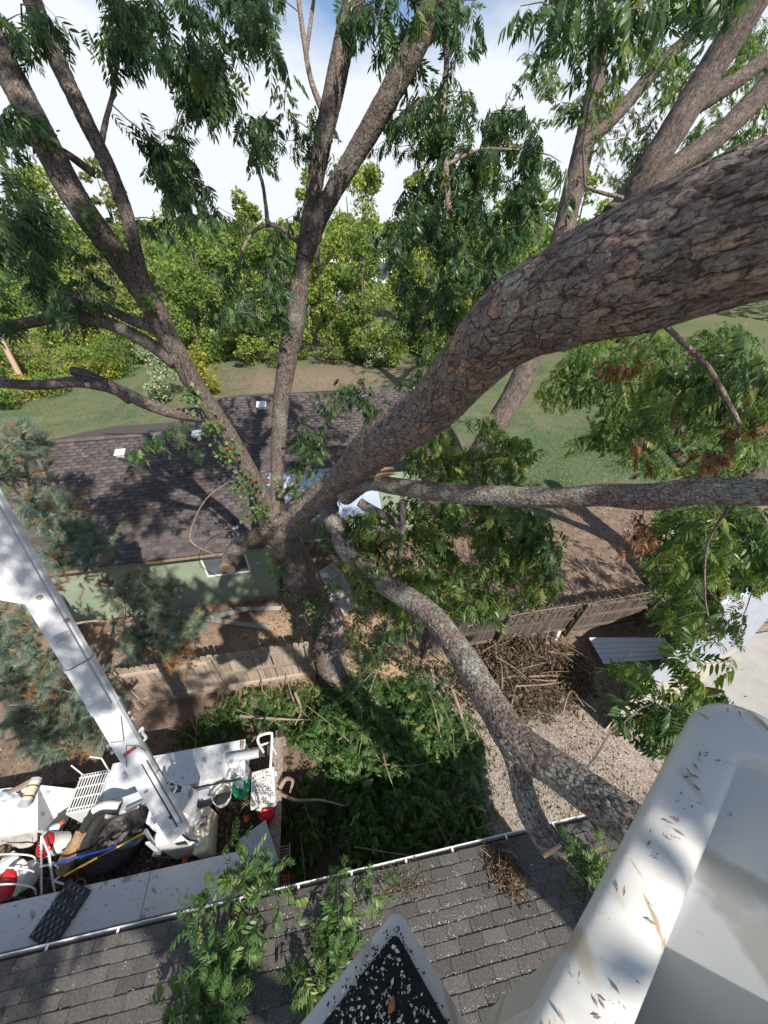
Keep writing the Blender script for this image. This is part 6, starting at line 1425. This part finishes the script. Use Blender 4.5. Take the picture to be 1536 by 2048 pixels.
brush('dead_brush_pile', 4.6, 4.55, 2.0, 1.15, .95, 330, MAT['leaf_dead'], 'heap of dead brown brush against the dark fence', 'brush pile', (.40, .66), 8, 60)
dbp = bpy.data.objects['dead_brush_pile']
k = 4200; xy = rng.uniform(-1, 1, (k, 2)); xy = xy[(xy ** 2).sum(1) < 1]; k = len(xy)
pos = np.stack([4.6 + 2.1 * xy[:, 0], 4.5 + 1.2 * xy[:, 1], .05 + .85 * (1 - (xy ** 2).sum(1)) ** .7 * rng.uniform(.2, 1.05, k)], 1)
scatter_bits('dead_leaves', pos, rng.uniform(.05, .11, k), MAT['leaf_dead'], dbp, .9, aspect=.7)
def stick(pts, r, lab, nm='branch', mat='dead_stick'):
    tag(MB().tube(spline(pts, n=26)[0], np.linspace(r, r * .4, 26), 7).build(nm, MAT[mat], None, True), lab, 'branch')
stick([G(553, 1582, 1.0), G(590, 1600, .95), G(640, 1600, 1.0), G(690, 1612, .9)], .035, 'bent grey branch sticking out past the truck bumper')
stick([G(560, 1575, 1.0), G(572, 1558, 1.1), G(585, 1562, 1.15), G(580, 1585, 1.0)], .05, 'thick knobbly branch stub beside the rear bumper')
stick([G(905, 1380, .5), G(925, 1440, .35), G(945, 1520, .15)], .05, 'straight pale branch leaning on the gravel edge')
stick([G(480, 1432, .5), G(560, 1438, .5), G(630, 1440, .4)], .035, 'long pale branch on the low heap by the picket fence')
stick([G(590, 1385, .6), G(602, 1420, .5), G(590, 1450, .4)], .04, 'short pale branch crossing the low green heap')
stick([G(640, 1430, .45), G(690, 1400, .6), G(745, 1345, .9)], .02, 'thin bare twig reaching over the wood chips')
def roofz(y): return GE_Z + (GE_Y - y) * GS + .02
def roof_branch(stem, n, lab, sc, up=.5, per=8, lift=.35):
    p0 = np.array(stem[0], float); t = thing('leafy_branch', p0, lab, 'branch'); sk = Skel(); q = spline(stem, n=20)[0]
    MB().tube(q, np.linspace(.02, .007, 20), 6).build('stem', MAT['twig'], t, True); sk.seed(q, 1)
    tg_ = q[rng.integers(2, 20, n)] + rng.normal(0, 1, (n, 3)) * np.array([.26, .26, .05]) + np.stack([np.zeros(n), np.zeros(n), rng.uniform(0, lift, n)], 1)
    e = sk.grow(tg_, .005, .05, 2.0); pos, fwd = spray_leaves(e, per, .3, 1.1, .12)
    leaf_mass('foliage', pos, fwd, MAT['leaf_pile'], t, sc, res=1, upj=.5); sk.mesh(t, MAT['twig'], 4)
def GR(u, v, dz=.1):
    d = ray(u, v); s = (GE_Z + GE_Y * GS + .02 + dz - CAM_H) / (d[2] + GS * d[1]); return CAM + d * s
roof_branch([GR(430, 2120, .15), GR(440, 1980, .25), GR(450, 1900, .22), GR(465, 1820, .25), GR(490, 1770, .3)], 36, 'large leafy green branch lying across the grey shingles and gutter', (.55, .85), lift=.4)
roof_branch([GR(620, 2080, .1), GR(650, 1960, .12), GR(690, 1840, .15)], 20, 'smaller leafy branch on the grey shingles beside the grit step', (.5, .8), lift=.15)
roof_branch([GR(1175, 1800, .1), GR(1180, 1750, .1), GR(1190, 1690, .2)], 11, 'little leafy sprig on the grey shingles under the sawn branch end', (.5, .75), lift=.12)
dc = thing('dead_leaf_clump', GR(1010, 1740, 0), 'clump of brown dead leaves on the grey shingles', 'leaf clump')
k = 950; c = GR(1010, 1742, .0); pos = c + np.stack([rng.normal(0, .10, k), rng.normal(0, .14, k), np.zeros(k)], 1); pos[:, 0] += .5 * (pos[:, 1] - c[1]) * -.4
pos[:, 2] = roofz(pos[:, 1]) + .02 + rng.random(k) * .14 * np.exp(-((pos[:, 0] - c[0]) / .2) ** 2 - ((pos[:, 1] - c[1]) / .25) ** 2)
scatter_bits('leaves', pos, rng.uniform(.03, .075, k), MAT['leaf_clump'], dc, .7, aspect=.6)
for i in range(14):
    a = rng.uniform(0, 6.28); p = c + [rng.normal(0, .1), rng.normal(0, .14), .10]; MB().tube([p, p + [.16 * math.cos(a), .16 * math.sin(a), rng.uniform(-.03, .06)]], .004, 4).build('stick', MAT['dead_stick'], dc)
k = 380; pos = np.array([GR(u, v, .012) for u, v in zip(rng.normal(800, 26, k), rng.normal(1770, 18, k))])
tag(scatter_bits('dead_leaf_clump', pos, rng.uniform(.02, .05, k), MAT['leaf_dead'], None, .5), 'thin patch of brown leaf crumbs on the shingles beside the gutter', 'leaf clump')
# leaves and dead vine along the dark fence
vf = thing('dead_vine', (7.2, 5.5, 1.6), 'dry brown vine straggling over the top of the dark fence', 'vine')
k = 900; xs = rng.uniform(3.2, 9.6, k); wts = (vnoise(np.stack([xs * 1.3, xs * 0, xs * 0], 1), 8) > .42) | (xs > 7)
xs = xs[wts]; k = len(xs); pos = np.stack([xs, 5.40 + rng.normal(0, .09, k), 1.76 - np.abs(rng.normal(0, .22, k)) + .05], 1)
scatter_bits('leaves', pos, rng.uniform(.05, .11, k), MAT['leaf_dead'], vf, .8)
MB().tube(spline([(3.2, 5.38, 1.5), (5, 5.35, 1.75), (7, 5.36, 1.72), (9.6, 5.4, 1.8)], n=40)[0], .012, 5).build('stem', MAT['dead_stick'], vf, True)
k = 420; pos = np.stack([rng.uniform(3, 9, k), 5.36 + rng.normal(0, .05, k), rng.uniform(.4, 1.7, k)], 1); pos = pos[vnoise(np.stack([pos[:, 0] * 2, pos[:, 2], pos[:, 0] * 0], 1), 12) > .55]
scatter_bits('green_leaves', pos, rng.uniform(.05, .10, len(pos)), MAT['leaf_vine'], vf, .8)

# ------------------------------------------------------------------ the wood beyond the yard
LQ_V = np.array([[-.55, -.05, 0], [.05, -.36, .12], [.6, .05, -.08], [-.05, .36, .10]]); LQ_F = np.array([[0, 1, 2], [0, 2, 3]])
def wood_tree(x, y, h, w, kind, nleaf, leaf=.34, lab=None, grp=None, low=.04, nm='tree', cat='tree'):
    t = thing(nm, (x, y, 0), lab, cat, grp)
    r0 = .016 * h + .03; lean = rng.normal(0, .03, 2) * h
    top = np.array([x + lean[0], y + lean[1], h * .86])
    q, _ = spline([np.array([x, y, -.05, r0]), np.array([x + lean[0] * .3, y + lean[1] * .3, h * .4, r0 * .7]), np.append(top, r0 * .12)], n=10)
    MB().tube(q[:, :3], q[:, 3], 7).build('trunk', MAT['twig'], t, True)
    nl = 26; cen = []
    for i in range(nl):
        a = rng.uniform(0, 6.28); zz_ = rng.uniform(low, .97); prof_ = math.sin(math.pi * min(1, (zz_ - low * .6) / (1.02 - low * .6)) ** .8) ** .6
        rr_ = w * prof_ * rng.uniform(.25, .8); cen.append((x + lean[0] * zz_ + rr_ * math.cos(a), y + lean[1] * zz_ + rr_ * math.sin(a), h * zz_, w * rng.uniform(.16, .40)))
    mbb = MB()
    for c in cen[:7]:
        s = q[int(np.clip(c[2] / h * 9 - 2, 1, 8)), :3]; mbb.tube([s, (s + np.array(c[:3])) / 2 + [0, 0, .1], c[:3]], [r0 * .35, r0 * .25, .015], 4)
    tag(mbb.build('limbs', MAT['twig'], t), kind='stuff')
    cen = np.array(cen); pick = rng.integers(0, nl, nleaf); d = rdir(nleaf)
    pos = cen[pick, :3] + d * (cen[pick, 3] * (.55 + .5 * rng.random(nleaf)))[:, None] * np.array([1, 1, .8]); pos[:, 2] = np.maximum(pos[:, 2], .15)
    V, Fc = stamp(LQ_V, LQ_F, pos, orient(rdir(nleaf), d + rng.normal(0, .6, (nleaf, 3)) + [0, 0, .3]), rng.uniform(.6, 1.3, nleaf) * leaf)
    tone = np.clip(rng.normal(0, .16, nleaf) + rng.random(nl)[pick] * .6 + .2, 0, .999)
    m_ = kind if not isinstance(kind, int) else WOODS[kind]
    tag(npmesh('crown', V, Fc, m_, t, {'rnd': ('FACE', np.repeat(tone, 2))}), kind='stuff')
    return t
LABS = ['yellow green leafy tree in the wood beyond the yard', 'mid green leafy tree in the wood beyond the yard', 'olive green leafy tree in the wood beyond the yard']
spots = []
for row, (yy, hh, n_) in enumerate(((36, 7.5, 17), (41, 9.0, 15), (49, 9.8, 14), (62, 10.6, 14))):
    for i in range(n_):
        span = 24 + row * 9
        spots.append((-span + 9 + 2.05 * span * (i + .5) / n_ + rng.normal(0, .9), yy + rng.normal(0, 1.6), hh * rng.choice([.6, .8, .95, 1.1, 1.25, 1.5]), rng.uniform(2.3, 3.4) + row * .25))
for i, (x, y, h, w) in enumerate(spots):
    if -2.0 < (x * CY - y * SY) * 40 / max(y, 1) < 3.0 and y < 50 and i % 2: h *= .62
    kd = int(rng.choice([0, 0, 0, 1, 1, 2]))
    sz = 'tall' if h > 10.4 else ('low' if h < 7.4 else 'middling'); rk_ = 'along the front of' if y < 39.5 else ('in the second rank of' if y < 46 else ('deep in' if y < 56 else 'at the back of'))
    cn = ['yellow green', 'mid green', 'olive green'][kd]
    wood_tree(x, y, h, w, kd, int(5000 - 110 * (y - 36)), .225 + .008 * (y - 36), f'{sz} {cn} leafy tree {rk_} the wood', f'{sz} {cn} trees {rk_} the wood')
# the far-off wood that closes the horizon
k = 42000; dd = 70 + 150 * rng.random(k) ** 1.3; aa = rng.uniform(-1.1, 1.1, k)
hh = 5.2 + 4.2 * vnoise(np.stack([aa * 40, dd * .10, np.zeros(k)], 1), 4) + 1.6 * vnoise(np.stack([aa * 130, dd * .3, np.zeros(k)], 1), 5)
pos = np.stack([dd * np.sin(aa + YAW), dd * np.cos(aa + YAW), hh * (1 - .55 * rng.random(k) ** 1.6)], 1)
V, Fc = stamp(LQ_V, LQ_F, pos, orient(rdir(k), rdir(k) + [0, -.4, .7]), rng.uniform(.7, 1.4, k) * (.45 + dd * .0055))
tag(npmesh('distant_wood', V, Fc, WOODS[1], None, {'rnd': ('FACE', np.repeat(np.clip(rng.random(k) * .6 + .4 * vnoise(pos * .12, 9), 0, .999), 2))}), 'distant unbroken green wood closing the horizon', 'wood', kind='stuff')
# understorey bushes along the edge
for i in range(14):
    u = -40 + i * 100 + random.uniform(-25, 25)
    p = G(u, 735 + random.uniform(-14, 10) + (18 if u < 300 else 0), 0)
    kd = [1, 2, 0][i % 3]
    wood_tree(p[0], p[1], rng.uniform(2.0, 3.2), rng.uniform(1.5, 2.2), kd, 1500, .16, ['yellow green bush at the edge of the wood', 'mid green bush at the edge of the wood', 'olive green bush at the edge of the wood'][kd], ['yellow green bushes along the wood edge', 'mid green bushes along the wood edge', 'olive green bushes along the wood edge'][kd], low=.05, nm='bush', cat='bush')
p = G(330, 800, 0); wood_tree(p[0], p[1], 3.6, 1.9, MAT['leaf_silver'], 3200, .17, 'silvery green willowy bush behind the leaning trunk', low=.05, nm='bush', cat='bush')
p = G(420, 790, 0); wood_tree(p[0], p[1], 3.6, 1.4, MAT['leaf_gold'], 1500, .16, 'tall straw coloured bush next to the silvery bush', low=.05, nm='bush', cat='bush')
p = G(745, 735, 0); wood_tree(p[0], p[1], 3.4, 1.6, MAT['leaf_silver'], 2600, .13, 'hazy grey green bush at the lawn edge behind hanging leaves', low=.05, nm='bush', cat='bush')
for i, (u, v, h, w, kd, lb) in enumerate(((60, 800, 1.7, 1.5, MAT['leaf_gold'], 'goldenrod clump flowering round the utility pole'), (110, 790, 1.4, 1.3, WOODS[1], 'low green weeds beside the goldenrod clump'), (20, 820, 1.3, 1.2, WOODS[1], 'dark weedy bush between goldenrod and the pine'), (170, 765, 1.6, 1.8, MAT['leaf_gold'], 'straw and yellow weeds under the bare limb'), (60, 735, 2.2, 2.4, MAT['leaf_gold'], 'yellow green tall weeds in front of the wood'), (1300, 790, 1.2, 1.4, WOODS[0], 'small yellow green bush on the far lawn'))):
    p = G(u, v, 0); wood_tree(p[0], p[1], h, w, kd, 1500, .125, lb, low=.05, nm='weed_clump', cat='weeds')
for i, (u, v, h, w) in enumerate(((30, 700, 3.4, 2.6), (110, 712, 3.0, 2.4), (190, 718, 3.6, 2.4), (260, 728, 3.2, 2.0), (150, 742, 1.8, 1.9), (230, 752, 1.5, 1.6), (20, 752, 2.0, 1.8), (90, 758, 1.3, 1.4))):
    p = G(u, v, 0); wood_tree(p[0], p[1], h, w, [WOODS[1], WOODS[0], MAT['leaf_gold']][i % 3], 1800, .155, ['rank green thicket at the left edge of the yard weeds', 'yellow green thicket beside the yard weeds', 'straw gold thicket amid the yard weeds'][i % 3].replace('left ', ''), ['rank green thickets', 'yellow green thickets', 'straw gold thickets'][i % 3], low=.04, nm='thicket', cat='thicket')
# grass tufts on the lawn
k = 26000; pos = np.stack([rng.uniform(5, 22, k), rng.uniform(10, 30, k), np.zeros(k)], 1); pos = np.vstack([pos, np.stack([rng.uniform(-24, -5, 30000), rng.uniform(14, 34, 30000), np.zeros(30000)], 1)])
pos = pos[fbm(pos * .55, 4, 3) > .44]; k = len(pos)
GV = np.array([[-.10, 0, 0], [.10, 0, 0], [.05, .02, 1.0]]); a = rng.uniform(0, 6.28, k)
V, Fc = stamp(GV, np.array([[0, 1, 2]]), pos, orient(np.stack([np.cos(a), np.sin(a), np.zeros(k)], 1), np.array([0, 0, 1.0]) + rng.normal(0, .4, (k, 3))), rng.uniform(.07, .15, k))
tag(npmesh('grass', V, Fc, leafmat('grass_blade', [(0, (.05, .095, .04)), (.6, (.09, .15, .06)), (1, (.20, .20, .10))], .3, .7), None, {'rnd': ('FACE', rng.random(k))}), 'short patchy green grass over the back lawn', 'grass', kind='stuff')
# utility pole, white house glimpsed through the trees, far flat roof
up_ = thing('utility_pole', G(62, 790, 0), 'leaning reddish wooden utility pole rising from goldenrod', 'utility pole')
b0 = G(62, 792, 0); t0 = P(-45, 590, 26.0)
MB().tube([b0, t0], [.19, .15], 12).build('pole', MAT['pole_wood'], up_, True)
MB().box(t0 - [0, 0, .5], (1.8, .1, .12), .01).build('crossarm', MAT['pole_wood'], up_)
wh = thing('white_building', P(735, 600, 58), 'white building glimpsed through the wood', 'building')
c = G(735, 640, 0); c = np.array([ray(735, 600)[0] * 60, ray(735, 600)[1] * 60, 0])
MB().box((c[0], c[1], 1.9), (11, 6, 3.8), .03).build('wall', MAT['house_white'], wh)
MB().add([(c[0] - 5.8, c[1] - 3.4, 3.8), (c[0] + 5.8, c[1] - 3.4, 3.8), (c[0] + 5.8, c[1], 5.4), (c[0] - 5.8, c[1], 5.4), (c[0] + 5.8, c[1] + 3.4, 3.8), (c[0] - 5.8, c[1] + 3.4, 3.8)], [(0, 1, 2, 3), (3, 2, 4, 5), (0, 3, 5), (1, 4, 2)]).build('roof', MAT['house_white'], wh)
for i in range(4): MB().box((c[0] - 4 + i * 2.6, c[1] - 3.02, 2.0), (1.0, .06, 1.3), .01).build('window', MAT['glass'], wh)
